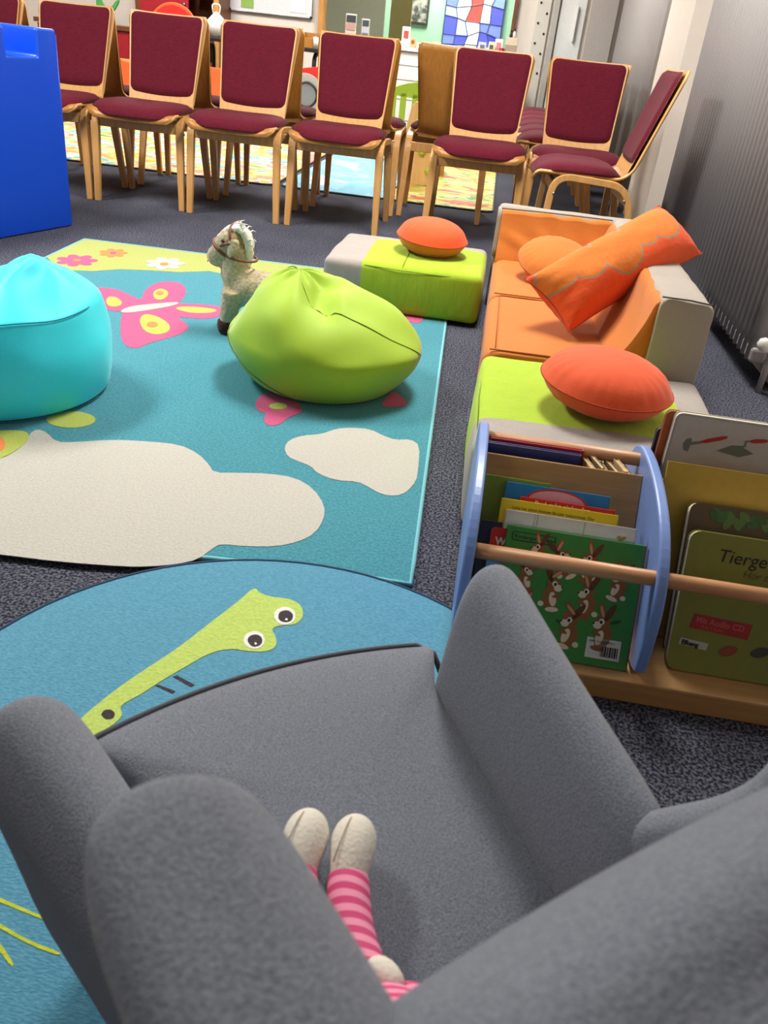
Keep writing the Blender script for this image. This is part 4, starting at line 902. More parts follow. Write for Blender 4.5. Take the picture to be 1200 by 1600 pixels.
# ------------------------------------------------------------------ rag doll in the armchair
M_boot = fabric('doll_cream_felt', rgb(226, 220, 206), var=.96, scale=300, rough=.9)
m_, nt_, b_ = newmat('doll_striped_jersey')
tc = N(nt_, 'ShaderNodeTexCoord'); wv_ = N(nt_, 'ShaderNodeTexWave', bands_direction='Y'); wv_.inputs['Scale'].default_value = 27; wv_.inputs['Distortion'].default_value = .8; wv_.inputs['Detail Scale'].default_value = 1
nt_.links.new(tc.outputs['Object'], wv_.inputs['Vector'])
nt_.links.new(mix(nt_, ramp(nt_, wv_.outputs['Fac'], .45, .55), rgb(206, 74, 122), rgb(236, 150, 178)), b_.inputs['Base Color']); b_.inputs['Roughness'].default_value = .95
M_stripe = m_
doll = thing('rag_doll', 'rag doll with cream felt feet and pink striped trousers lying in the armchair', 'doll', (0, 0, 0))
def blob(name, pts, mat, parent, n=14, sub=1, flat=1.0):
    """tapered capsule through (x,y,z,r)"""
    P = [Vector(p[:3]) for p in pts]; rs = [p[3] for p in pts]; secs = []
    for i, p in enumerate(P):
        t = (P[min(i+1, len(P)-1)]-P[max(i-1, 0)]).normalized()
        u = Vector((0, 0, 1)); u = (u-t*u.dot(t)).normalized() if abs(t.z) < .95 else Vector((0, 1, 0)); s = t.cross(u)
        secs.append([tuple(p+s*rs[i]*math.cos(2*pi*j/n)+u*rs[i]*flat*math.sin(2*pi*j/n)) for j in range(n)])
    V, Fc = loft(secs); return MO(name, V, Fc, mat, parent, sub=sub)
zs = .293
def foot(x, y, dx_):
    c = [(0.0, .026, .002, .004), (0, .023, .004, .013), (0, .014, .007, .0185), (0, .002, .008, .0200), (0, -.012, .007, .0185), (0, -.026, .004, .0155), (0, -.036, .002, .0135)]
    o = blob('foot', [(x+p[0]+dx_*p[1], y+p[1], zs+.016+p[2], p[3]) for p in c], M_boot, doll, sub=2)
    tube('foot_seam', [(x-.008+dx_*p[1]+.006*(p[1]/.03), y+p[1], zs+.016+p[2]+p[3]*.93) for p in c[1:6]], .0006, fabric('doll_stitch', rgb(180, 168, 150)), o, n=5)
foot(-.073, .437, .0); foot(-.033, .440, -.03)
blob('leg', [(-.033, .420, zs+.016, .0150), (-.032, .413, zs+.018, .0178), (-.028, .395, zs+.019, .0175), (-.022, .372, zs+.02, .0165), (-.012, .345, zs+.022, .018), (.004, .315, zs+.026, .022), (.02, .29, zs+.03, .012)], M_stripe, doll)
blob('leg', [(-.075, .416, zs+.016, .0150), (-.073, .409, zs+.018, .0178), (-.068, .39, zs+.019, .0175), (-.058, .365, zs+.02, .0165), (-.045, .335, zs+.022, .018), (-.02, .30, zs+.026, .022), (-.005, .28, zs+.03, .012)], M_stripe, doll)
blob('torso', [(.0, .315, zs+.028, .012), (.008, .30, zs+.03, .034), (.02, .275, zs+.055, .036), (.03, .258, zs+.085, .030), (.034, .250, zs+.10, .014)], M_stripe, doll)
blob('head', [(.036, .247, zs+.10, .014), (.038, .244, zs+.112, .030), (.040, .241, zs+.132, .036), (.042, .238, zs+.152, .029), (.043, .237, zs+.164, .010)], M_boot, doll)
blob('arm', [(.05, .268, zs+.088, .008), (.052, .285, zs+.07, .013), (.035, .312, zs+.045, .0125), (.022, .325, zs+.03, .011)], M_stripe, doll)
blob('hand', [(.018, .318, zs+.046, .008), (.010, .325, zs+.044, .0115), (.002, .331, zs+.042, .0115), (-.004, .335, zs+.040, .007)], M_boot, doll)
blob('arm', [(-.005, .262, zs+.088, .008), (-.02, .272, zs+.07, .013), (-.045, .295, zs+.045, .0125), (-.055, .305, zs+.03, .011)], M_stripe, doll)
blob('hand', [(-.055, .305, zs+.03, .009), (-.06, .313, zs+.024, .0125), (-.066, .32, zs+.02, .0125), (-.07, .325, zs+.018, .008)], M_boot, doll)

# ------------------------------------------------------------------ book rack
rk = thing('book_rack', 'low wooden book rack with blue curved side panels and round rails beside the armchair', 'book rack', (0, 0, 0))
XA, XB, XC = .045, .342, .66
side = [(1.05, .04), (1.045, .10), (1.052, .17), (1.075, .222), (1.12, .262), (1.18, .287), (1.27, .302), (1.36, .303), (1.43, .292), (1.475, .262), (1.495, .20), (1.50, .10), (1.49, .04)]
for X in (XA, XB, XC):
    s = prism('side_panel', [(y, z) for y, z in smoothpoly(side, 2)], X-.009, X+.009, M_bluewood, rk, axis='x', bev=.004)
box('base_board', ((XA+XC)/2+.02, 1.275, .022), (XC-XA+.04, .46, .044), M_board, rk, bev=.004)
def slab(name, x0, x1, p, q, th, mat, parent):
    (ya, za), (yb, zb) = p, q; d = Vector((0, yb-ya, zb-za)).normalized(); nn = Vector((0, -d.z, d.y))*th
    V = []
    for x in (x0, x1):
        for (y, z), k in ((p, 0), (q, 0), (q, 1), (p, 1)): V.append((x, y+nn.y*k*-1, z+nn.z*k*-1))
    return MO(name, V, [(0, 1, 2, 3), (4, 7, 6, 5), (0, 4, 5, 1), (1, 5, 6, 2), (2, 6, 7, 3), (3, 7, 4, 0)], mat, parent, smooth=False, bev=.002)
slab('divider_board', XA+.009, XB-.009, (1.20, .045), (1.335, .272), .01, M_board, rk)
slab('divider_board', XB+.009, XC-.009, (1.20, .045), (1.335, .272), .01, M_board, rk)
for (y, z, r) in ((1.096, .212, .0125), (1.40, .272, .0125)):
    tube('rail', [(XA+.004, y, z), (XC+.03, y, z)], r, M_beech, rk, n=14)

INK = plain('print_black', rgb(26, 24, 22), .6); 
def book(name, label, x0, x1, base, lean, h, th, cover, spine=None, yaw=0, group='picture books in the rack', pages=True, rcor=.0):
    """stands with its lower front edge on (base y, base z), leaning back by 'lean'; local x = width, y = up the cover, z = outward"""
    w_ = x1-x0
    t = thing(name, label, 'book', ((x0+x1)/2, base[0], base[1]), group=group, rot=(pi/2-lean, 0, yaw))
    if rcor:
        prism('cover', rrect(w_, h, rcor, 4, 0, h/2), -.0015, 0, cover, t)
        prism('cover', rrect(w_, h, rcor, 4, 0, h/2), -th, -th+.0015, cover, t)
        prism('page_block', rrect(w_-.003, h-.003, rcor, 4, 0, h/2), -th+.0015, -.0015, paint('paper', 226, 216, 196, .9), t)
    else:
        box('cover', (0, h/2, -.001), (w_, h, .002), cover, t, bev=.0006); box('cover', (0, h/2, -th+.001), (w_, h, .002), cover, t, bev=.0006)
        if th > .005: box('page_block', (-.001, h/2, -th/2), (w_-.005, h-.005, th-.004), paint('paper', 226, 216, 196, .9), t, bev=.0004)
        box('spine', (w_/2-.001, h/2, -th/2), (.0025, h, th), spine or cover, t, bev=.0006)
    return t
def pr(name, pts, mat, t, z=.0006): return prism(name, pts, 0.0001, z, mat, t)
LEAN = math.atan2(.10, .185)
# front: green rabbit book
gbk = book('picture_book', 'green picture book with brown rabbits and a barcode, foremost in the rack', .103, .328, (1.068, .046), LEAN, .206, .012, paint('cover_green', 58, 140, 62, .35), paint('spine_red', 190, 40, 38))
hw, hh = .1125, .206
# label plate
pl = pr('title_plate', rrect(.068, .0115, .002, 3, -.068, .190), paint('cover_green', 58, 140, 62, .35), gbk)
fp = rrect(.070, .0135, .003, 3, -.068, .190)
tube('title_frame', [(x, y, .0006) for x, y in fp], .0006, INK, gbk, closed=True, n=4)
text('title_text', 'Kindergartenalter', .0092, INK, gbk, (-.0995, .1868, .0008), bold=.00015)
bc = pr('barcode_label', [(.042, .013), (.097, .013), (.097, .046), (.042, .046)], paint('label_white', 226, 224, 216, .6), gbk)
for i in range(14):
    wbar = (.0008, .0014, .0009, .0018)[i % 4]; x = .066+i*.002
    if x < .095: pr('bar', [(x, .017), (x+wbar, .017), (x+wbar, .034), (x, .034)], INK, bc, .0010)
text('barcode_text', 'ISBN 3-614-50000-0', .0050, INK, bc, (.045, .039, .0011))
FUR = paint('rabbit_brown', 150, 92, 48, .7); FURD = paint('rabbit_dark', 104, 60, 32, .7); FURL = paint('rabbit_cream', 236, 216, 186, .7); EYEW = paint('rabbit_eye', 246, 240, 228, .6)
def rabbit(x, y, s=1.0, flip=1, rot=0, parent=gbk, kind=0):
    def T(p): 
        c, sn = math.cos(rot), math.sin(rot); return [(x+s*(flip*(a*c-b*sn)), y+s*(a*sn+b*c)) for a, b in p]
    r_ = prism('rabbit_print', T(ell(0, 0, .0125, .0185, 14, .25)), .0001, .0006, FUR, parent)
    P = lambda nm, e, m, z: prism(nm, T(e), .0002, z, m, r_)
    P('belly', ell(.005, -.001, .006, .012, 12, .2), FURL, .0008); P('tail', ell(-.013, -.011, .005, .0045, 10), FURL, .0008)
    P('foot', ell(.006, -.018, .011, .0042, 10, .1), FURL if kind else FUR, .0009); P('paw', ell(.011, .005, .008, .003, 10, .35), FUR, .0009)
    P('head', ell(.004, .022, .0125, .0100, 14, -.2), FUR, .0009)
    P('muzzle', ell(.011, .018, .0068, .0058, 12), FURL, .0010)
    P('ear', ell(-.006, .040, .0048, .0155, 12, .45), FURD, .0009); P('ear', ell(.006, .041, .0045, .0150, 12, -.35 if not kind else -.9), FUR, .0009)
    P('ear_lining', ell(.0065, .040, .0024, .0100, 10, -.35 if not kind else -.9), paint('ear_pink', 214, 150, 120, .7), .0010)
    P('eye', ell(.005, .024, .0042, .0048, 12), EYEW, .0011); P('pupil', ell(.0058, .0235, .0024, .0030, 10), INK, .0012); P('nose', ell(.0172, .020, .0018, .0014, 8), INK, .0012)
for a in ((-.055, .158, .82, -1, 0, 0), (-.012, .150, .9, 1, .5, 1), (.028, .150, .92, -1, .1, 0), (.078, .128, .9, -1, .2, 1), (-.072, .118, .8, 1, .2, 0), (-.028, .098, 1.0, 1, 0, 1), (.034, .094, 1.0, -1, 0, 0),
          (-.060, .060, .85, 1, .15, 0), (.012, .042, 1.05, -1, .1, 1), (.066, .048, 1.05, -1, 0, 0)):
    rabbit(*a[:5], kind=a[5])
for a, b in ((-.058, .085), (.004, .075), (-.018, .040), (.074, .090), (-.085, .04)):
    f_ = pr('flower_print', ell(a, b, .0052, .0055, 10), paint('poppy', 196, 62, 58, .6), gbk, .0007)
    for k in (-1, 1): prism('leaf_print', ell(a+k*.009, b-.014, .009, .003, 10, k*.4), .0001, .0007, paint('leaf_dark', 34, 88, 42, .6), f_)
# grey-white book behind
wbk = book('picture_book', 'pale grey-white picture book behind the green rabbit book', .098, .312, (1.086, .046), LEAN, .222, .007, paint('cover_paper', 206, 206, 204, .5))
for x in (-.062, -.057, .02): pr('line_print', [(x, .15), (x+.0008, .15), (x+.003, .221), (x+.0022, .221)], paint('print_grey', 150, 150, 150), wbk)
for k in range(3): pr('curl_print', ell(.080+.004*k, .204-.003*(k % 2), .004, .0028, 10, .5), paint('print_gold', 170, 140, 70), wbk)
ybk = book('picture_book', 'bright yellow picture book with a line of small print, in the middle of the rack', .088, .282, (1.102, .046), LEAN, .232, .006, paint('cover_yellow', 236, 204, 32, .4))
text('blurb_text', 'Lena hat einen kleinen Bruder bekommen. Der', .0072, INK, ybk, (-.078, .217, .0008))
rbk = book('picture_book', 'thin red picture book peeking out behind the yellow one', .120, .278, (1.118, .046), LEAN, .232, .006, paint('cover_red', 206, 44, 34, .4))
text('title_text', 'Paul geht einkaufen', .012, paint('print_white', 240, 236, 228), rbk, (-.055, .220, .0008), bold=.0002)
bbk = book('picture_book', 'bright blue picture book with an oval red-edged panel, rear of the front tray', .094, .270, (1.134, .046), LEAN, .246, .010, paint('cover_blue', 46, 134, 200, .3), paint('spine_green', 120, 170, 60))
pr('oval_print', ell(.0, .222, .052, .022, 22), paint('cover_red', 206, 44, 34, .4), bbk, .0005); pr('oval_print', ell(.0, .222, .048, .019, 22), paint('oval_pink', 226, 176, 186), bbk, .0007)
gb2 = book('picture_book', 'olive green picture book at the back left of the front tray', .056, .17, (1.150, .046), LEAN, .246, .006, paint('cover_olive', 126, 148, 52, .4))
wab = book('picture_book', 'small blue board book with red top corner tucked at the left of the rack', .078, .13, (1.074, .046), LEAN+.04, .196, .014, paint('cover_sky', 110, 170, 216, .4), rcor=.008)
pr('red_corner', rrect(.052, .036, .008, 3, 0, .178), paint('cover_red', 206, 44, 34, .4), wab); text('title_text', 'Was', .017, paint('print_white', 240, 236, 228), wab, (-.017, .168, .0009), bold=.0006)
dbk = book('picture_book', 'dark navy picture book at the far left of the front tray', .060, .095, (1.084, .046), LEAN+.03, .200, .010, paint('cover_navy', 30, 38, 66, .4))
# rear tray: books lying between divider and back rail
for i, (x0, x1, yy, hz, c, lab) in enumerate(((.056, .225, 1.352, .232, ('cover_navyblue', 34, 54, 122), 'navy blue thin book in the rear tray, edge uppermost'), (.06, .23, 1.366, .236, ('cover_crimson', 176, 34, 40), 'crimson thin book in the rear tray behind the navy one'))):
    b = book('picture_book', lab, x0, x1, (yy, .046), .06, hz, .010, paint(*c, .4), group='books in the rear tray')
M_card = wood('card_edge', rgb(214, 188, 146), rgb(190, 158, 112)); M_cardd = plain('card_dark', rgb(120, 92, 66), .7)
for i in range(6):
    t = thing('board_book', ('first', 'second', 'third', 'fourth', 'fifth', 'sixth')[i]+' thin brown card book from the left, edge-on in the rear tray', 'book', (.240+i*.0142, 1.366, .0455), group='thin card books edge-on in the rear tray', rot=(0, 0, R(16+3*math.sin(i*2.3))))
    hb = .222+.006*math.sin(i*2.1)
    box('page_block', (0, 0, hb/2), (.0062, .050, hb-.003), M_card, t, bev=.0004)
    for s_ in (-1, 1): box('cover', (s_*.0038, 0, hb/2), (.0012, .052, hb), M_cardd if i % 2 else M_card, t, bev=.0003)
# right-hand bay
tool = book('board_book', 'white board book printed with a hammer and trowel, sticking up in the right bay', .368, .60, (1.352, .046), .06, .338, .014, paint('cover_offwhite', 196, 190, 184, .5), rcor=.012, group='books in the right bay')
T = tool; RED = paint('tool_red', 186, 44, 40, .5); STEEL = paint('tool_steel', 120, 122, 120, .5)
tube('frame_print', [(x, y, .0006) for x, y in rrect(.226, .332, .010, 4, 0, .169)], .0005, paint('print_grey', 150, 150, 150), T, closed=True, n=4)
hm = pr('hammer_print', [(-.088, .272), (-.080, .270), (-.078, .288), (-.080, .296), (-.088, .293), (-.092, .284)], STEEL, T); prism('hammer_handle', [(-.080, .282), (-.062, .288), (-.062, .293), (-.080, .288)], .0001, .0008, STEEL, hm)
prism('hammer_grip', smoothpoly([(-.063, .287), (-.022, .302), (-.021, .310), (-.064, .294)], 1), .0001, .0009, RED, hm)
tr = pr('trowel_print', [(-.033, .279), (.008, .273), (.030, .283), (.004, .294), (-.010, .293)], paint('trowel_green', 112, 120, 106, .5), T)
prism('trowel_neck', [(.004, .288), (.014, .294), (.013, .302), (.020, .304), (.020, .307), (.009, .304), (.010, .296), (.002, .291)], .0001, .0009, STEEL, tr)
prism('trowel_grip', smoothpoly([(.018, .301), (.046, .306), (.047, .313), (.018, .309)], 1), .0001, .0009, RED, tr)
ob1 = book('board_book', 'orange-brown board book behind the hammer and trowel book', .356, .56, (1.372, .046), .06, .332, .010, paint('cover_rust', 176, 88, 40, .5), rcor=.01, group='books in the right bay')
ob2 = book('board_book', 'navy board book at the left end of the right bay', .352, .50, (1.390, .046), .06, .292, .010, paint('cover_navy', 30, 38, 66, .4), rcor=.01, group='books in the right bay')
yl = book('picture_book', 'large mustard yellow picture book filling the back of the right bay', .358, .62, (1.178, .046), .42, .302, .006, paint('cover_mustard', 190, 156, 56, .45), group='books in the right bay')
tbk = book('board_book', 'thick board book with a leafy brown tree picture in the right bay', .398, .60, (1.128, .046), .46, .262, .022, paint('cover_bark', 96, 78, 50, .5), rcor=.016, group='books in the right bay')
for k in range(26):
    rr_ = random.Random(k); pr('leaf_print', smoothpoly(ell(-.08+.18*rr_.random(), .232+.018*rr_.random(), .012, .007, 7, rr_.random()*3), 1), paint('leaf_a%d' % (k % 3), (70, 92, 60)[k % 3], (104, 118, 96)[k % 3], (58, 60, 44)[k % 3], .6), tbk, .0006+.00002*k)
pr('shade_print', smoothpoly([(-.02, .17), (.03, .20), (.09, .19), (.09, .21), (.02, .218)], 1), paint('print_tan', 150, 124, 84), tbk, .0006)
tg = book('board_book', 'olive green board book titled in black, foremost in the right bay', .394, .62, (1.094, .046), .40, .232, .018, paint('cover_tiergreen', 128, 132, 48, .45), rcor=.016, group='books in the right bay')
text('title_text', 'Tierge', .030, INK, tg, (-.066, .188, .0008), shear=.15); text('subtitle_text', 'Hör z', .017, paint('print_olive', 84, 88, 34), tg, (-.022, .168, .0008), shear=.2)
st_ = pr('sticker', [(-.088, .074), (.006, .068), (.010, .094), (-.084, .098)], paint('sticker_red', 168, 30, 34, .5), tg)
text('sticker_text', 'Mit Audio CD', .0135, paint('sticker_print', 206, 90, 84), st_, (-.080, .0845, .0010), rot=(0, 0, R(-3)), bold=.0004); text('sticker_text', 'Alle Lieder', .0085, paint('sticker_print', 206, 90, 84), st_, (-.070, .0755, .0010), rot=(0, 0, R(-3)))
pl_ = pr('publisher_label', [(-.100, .044), (-.055, .040), (-.053, .052), (-.098, .055)], paint('label_grey', 190, 190, 176, .6), tg); text('label_text', 'Efkeng', .0105, INK, pl_, (-.096, .0450, .0010), rot=(0, 0, R(-4)), bold=.0005)
for x in (-.02, .03): pr('animal_print', smoothpoly(ell(x, .045+.006*(x > 0), .016, .009, 9, .4), 1), paint('animal_%s' % ('a' if x < 0 else 'b'), 150 if x < 0 else 70, 70, 44 if x < 0 else 60, .6), tg)

# ------------------------------------------------------------------ plush horse
M_plush = fabric('horse_plush', rgb(200, 184, 152), c2=rgb(168, 150, 118), scale=130, rough=1, bmp=1.0, sheen=.4)
M_mane = fabric('horse_mane', rgb(232, 228, 218), var=.88, scale=160, rough=1, bmp=.8, sheen=.4, stretch=(1, 1, .3))
M_hoof = fabric('horse_hoof', rgb(74, 44, 36), scale=150, rough=1, bmp=.6)
M_leather = plain('horse_bridle', rgb(118, 64, 36), .55)
hs = thing('plush_horse', 'beige plush toy horse with white mane and brown bridle standing behind the green bean bag', 'plush horse', (-.745, 2.555, .013), R(-6)); hs.scale = (1.13, 1.13, 1.13)
# local: faces -X
def remesh(o, vox, fuzz=.003, sc=.012):
    r_ = o.modifiers.new('remesh', 'REMESH'); r_.mode = 'VOXEL'; r_.voxel_size = vox; r_.use_smooth_shade = True
    s_ = o.modifiers.new('smooth', 'SMOOTH'); s_.factor = .5; s_.iterations = 4
    tx = bpy.data.textures.new('fuzz', 'CLOUDS'); tx.noise_scale = sc; tx.noise_depth = 2
    d_ = o.modifiers.new('disp', 'DISPLACE'); d_.texture = tx; d_.strength = fuzz; d_.mid_level = .5
def multi(name, chains, mat, parent, n=14):
    V, Fc = [], []
    for pts in chains:
        P = [Vector(p[:3]) for p in pts]; secs = []
        for i, p in enumerate(P):
            t = (P[min(i+1, len(P)-1)]-P[max(i-1, 0)]).normalized()
            u = Vector((0, 1, 0)); u = (u-t*u.dot(t)).normalized(); s = t.cross(u); r = pts[i][3]; ry = pts[i][4] if len(pts[i]) > 4 else r
            secs.append([tuple(p+s*r*math.cos(2*pi*j/n)+u*ry*math.sin(2*pi*j/n)) for j in range(n)])
        v, f = loft(secs); k = len(V); V += v; Fc += [tuple(a+k for a in q) for q in f]
    return MO(name, V, Fc, mat, parent)
body = multi('body', [
    [(-.035, 0, .13, .01), (-.030, 0, .13, .042), (.0, 0, .128, .055), (.06, 0, .125, .056), (.12, 0, .125, .058), (.155, 0, .125, .045), (.168, 0, .125, .012)],
    [(-.02, 0, .12, .045), (-.035, 0, .165, .045, .042), (-.035, 0, .21, .038, .036), (-.028, 0, .245, .030)],
    [(-.018, 0, .262, .006, .006), (-.024, 0, .262, .030, .032), (-.045, 0, .252, .042, .038), (-.066, 0, .236, .036, .034), (-.082, 0, .214, .030, .029), (-.095, 0, .198, .031, .031), (-.104, 0, .186, .022, .022), (-.108, 0, .180, .008, .008)],
    [(-.04, .032, .12, .034), (-.055, .036, .08, .028), (-.068, .038, .05, .024), (-.072, .038, .03, .022), (-.074, .038, .02, .01)],
    [(-.03, -.032, .12, .034), (-.035, -.038, .08, .028), (-.042, -.040, .05, .025), (-.045, -.04, .03, .022), (-.046, -.04, .02, .01)],
    [(.12, .035, .11, .036), (.13, .04, .07, .028), (.135, .04, .04, .024), (.137, .04, .02, .012)],
    [(.12, -.035, .11, .036), (.13, -.04, .07, .028), (.135, -.04, .04, .024), (.137, -.04, .02, .012)]], M_plush, hs)
remesh(body, .0055, .0045)
for x, y in ((-.074, .038), (-.047, -.04), (.137, .04), (.137, -.04)):
    lathe('hoof', [(.001, 0), (.020, 0), (.025, .008), (.0265, .022), (.0245, .036), (.018, .040), (.001, .040)], M_hoof, hs, (x, y, 0), n=18)
for s in (-1, 1):
    V, Fc = [], []; secs = []
    for k, (dx_, dz_, r) in enumerate(((0, 0, .004), (.004, .006, .015), (.004, -.014, .020), (.0, -.034, .015), (-.004, -.044, .003))):
        secs.append([(-.030+dx_+r*.95*math.cos(2*pi*j/12), s*(.036+.010*(-dz_/.04))+.006*math.sin(2*pi*j/12), .262+dz_) for j in range(12)])
    V, Fc = loft(secs); e_ = MO('ear', V, Fc, M_plush, hs, sub=1)
mn = multi('mane', [[(-.082, 0, .256, .004), (-.074, 0, .266, .010, .016), (-.050, 0, .284, .012, .022), (-.024, 0, .290, .012, .022), (-.004, 0, .276, .013, .020), (.004, 0, .25, .013, .018), (.004, 0, .22, .012, .015), (.002, 0, .195, .009, .010), (.0, 0, .18, .003)]], M_mane, hs)
remesh(mn, .004, .007, .008)
tf = []
for k in range(26):
    rr_ = random.Random(k+50); t = rr_.random(); bx = -.05+.062*t; bz = .300-.03*abs(t-.35)-.05*max(0, t-.6)
    yy = (rr_.random()-.5)*.04; L = .010+.012*rr_.random(); a = .4+1.2*t
    tf.append([(bx, yy, bz-.006, .0026), (bx+L*.5*math.sin(a), yy*1.2, bz+L*.5*math.cos(a), .0018), (bx+L*math.sin(a+.3), yy*1.3, bz+L*math.cos(a+.3), .0003)])
multi('mane_tuft', tf, M_mane, hs, n=5)
def ring(name, c, ax, r1_, r2_, th, n=20):
    a = Vector(ax).normalized(); u = Vector((0, 1, 0)); v = a.cross(u)
    tube(name, [Vector(c)+u*r1_*math.cos(2*pi*i/n)+v*r2_*math.sin(2*pi*i/n) for i in range(n)], th, M_leather, hs, closed=True, n=6)
ring('bridle_strap', (-.072, 0, .228), (-.62, 0, -.78), .0350, .0350, .0042)
ring('bridle_strap', (-.020, 0, .212), (.1, 0, 1), .0415, .0465, .0032)
ring('bridle_strap', (-.034, 0, .256), (.75, 0, .2), .0385, .043, .0036)
for s in (-1, 1):
    tube('cheek_strap', [(-.066, s*.0375, .242), (-.048, s*.0405, .250), (-.030, s*.0395, .252)], .0042, M_leather, hs, n=6)
    lathe('eye', [(.0005, -.004), (.0045, -.002), (.005, 0), (.0035, .003), (.0005, .004)], M_black, hs, (-.060, s*.0355, .256), n=10)
    tube('nostril', [(-.112+.004, s*.012, .205), (-.109, s*.015, .198)], .0022, M_black, hs, n=6)
tube('mouth', [(-.116, -.012, .188), (-.118, 0, .190), (-.116, .012, .188)], .0015, M_black, hs, n=6)
multi('tail', [[(.155, 0, .15, .006), (.172, 0, .156, .014), (.190, 0, .13, .018), (.198, 0, .09, .016), (.20, 0, .06, .004)]], M_mane, hs)
# ------------------------------------------------------------------ far end of the room
# play kitchen with orange and red painted panels
pk = thing('play_kitchen', 'wooden play kitchen with orange and red curved panels behind the chairs', 'toy kitchen', (-2.523, 7.75, 0))
M_or = paint('panel_orange', 226, 104, 50); M_rd2 = paint('panel_red', 208, 40, 34); M_gy = paint('panel_grey', 170, 170, 166)
def KP(pts): return [(x*1.147, max(.012, .89-(.89-z)*1.147)) for x, z in pts]
prism('orange_panel', smoothpoly(KP([(-.95, .2), (-.95, .52), (-.84, .585), (-.72, .545), (-.55, .56), (-.30, .585), (.05, .585), (.30, .57), (.30, .2)]), 2), .0, .03, M_or, pk, axis='y', bev=.004)
prism('red_arch', smoothpoly(KP([(-.56, .60), (-.55, .86), (-.46, .95), (-.35, .97), (-.24, .92), (-.18, .78), (-.17, .60)]), 2), .03, .06, M_rd2, pk, axis='y', bev=.004)
prism('orange_trim', smoothpoly(KP([(-.58, .60), (-.57, .87), (-.47, .965), (-.35, .985), (-.23, .93), (-.165, .78), (-.155, .60)]), 2), .055, .075, M_or, pk, axis='y', bev=.004)
prism('red_panel', smoothpoly(KP([(.36, .2), (.36, .52), (.45, .59), (.60, .645), (.80, .68), (.98, .66), (.98, .2)]), 2), .0, .03, M_rd2, pk, axis='y', bev=.004)
wd = prism('washer_door', KP(ell(.655, .47, .15, .15, 32)), -.012, 0, M_gy, pk, axis='y', bev=.003)
tube('door_ring', [(x, -.016, z) for x, z in KP(ell(.671, .476, .082, .082, 32))], .010, M_black, wd, closed=True)
prism('door_glass', KP(ell(.671, .476, .074, .074, 28)), -.018, -.011, paint('porthole', 128, 138, 146, .2), wd, axis='y')
box('worktop', (.0, .16, .50), (2.15, .26, .03), M_frame, pk); box('shelf_board', (.0, .16, .22), (2.15, .26, .02), M_frame, pk)
for x in (-1.06, 1.06):
    box('end_board', (x, .16, .36), (.02, .26, .30), M_frame, pk)
    for y in (.05, .27): box('leg', (x, y, .11), (.04, .04, .22), M_frame, pk)
# lime child bench with slots
lb = thing('toddler_chair', 'lime green slotted childs chair behind the row of maroon chairs', 'childs chair', (-.66, 6.85, 0), R(3))
M_lg = paint('lime_lacquer', 168, 200, 52)
def slat(x0, x1, z0, z1): box('back_slat', ((x0+x1)/2, 0, (z0+z1)/2), (x1-x0, .02, z1-z0), M_lg, lb)
prism('top_rail', smoothpoly([(-.25, .53), (-.24, .585), (-.12, .63), (.0, .65), (.12, .63), (.24, .585), (.25, .53)], 2), -.01, .01, M_lg, lb, axis='y', bev=.003)
for x in (-.24, -.165, -.075, .015, .105, .195): slat(x, x+.045, .30, .56)
box('lower_rail', (0, 0, .29), (.49, .02, .06), M_lg, lb); box('seat', (0, .16, .30), (.46, .32, .025), M_lg, lb)
for x in (-.21, .21):
    for y in (0, .3): box('leg', (x, y, .145), (.035, .035, .29), M_frame, lb)
# wooden toy frame with green beads
tf_ = thing('bead_frame', 'small pale wooden toy frame with lime green balls beside the bare-backed chair', 'toy', (-.60, 6.35, 0))
prism('side_board', smoothpoly([(-.12, .012), (-.08, .5), (-.03, .56), (.02, .5), (.10, .30), (.16, .012)], 1), -.12, -.10, M_edge, tf_, axis='y', bev=.003)
prism('side_board', smoothpoly([(-.12, .012), (-.08, .5), (-.03, .56), (.02, .5), (.10, .30), (.16, .012)], 1), .10, .12, M_edge, tf_, axis='y', bev=.003)
box('base_board', (.02, 0, .05), (.26, .2, .02), M_edge, tf_)
for x, z in ((.0, .42), (.04, .24), (.1, .12)):
    lathe('ball', [(.001, -.028), (.016, -.023), (.026, -.008), (.027, .006), (.018, .021), (.001, .028)], paint('ball_lime', 184, 206, 40), tf_, (x, -.135, z), n=14)
    tube('axle', [(x, -.13, z), (x, .12, z)], .006, M_edge, tf_, n=8)
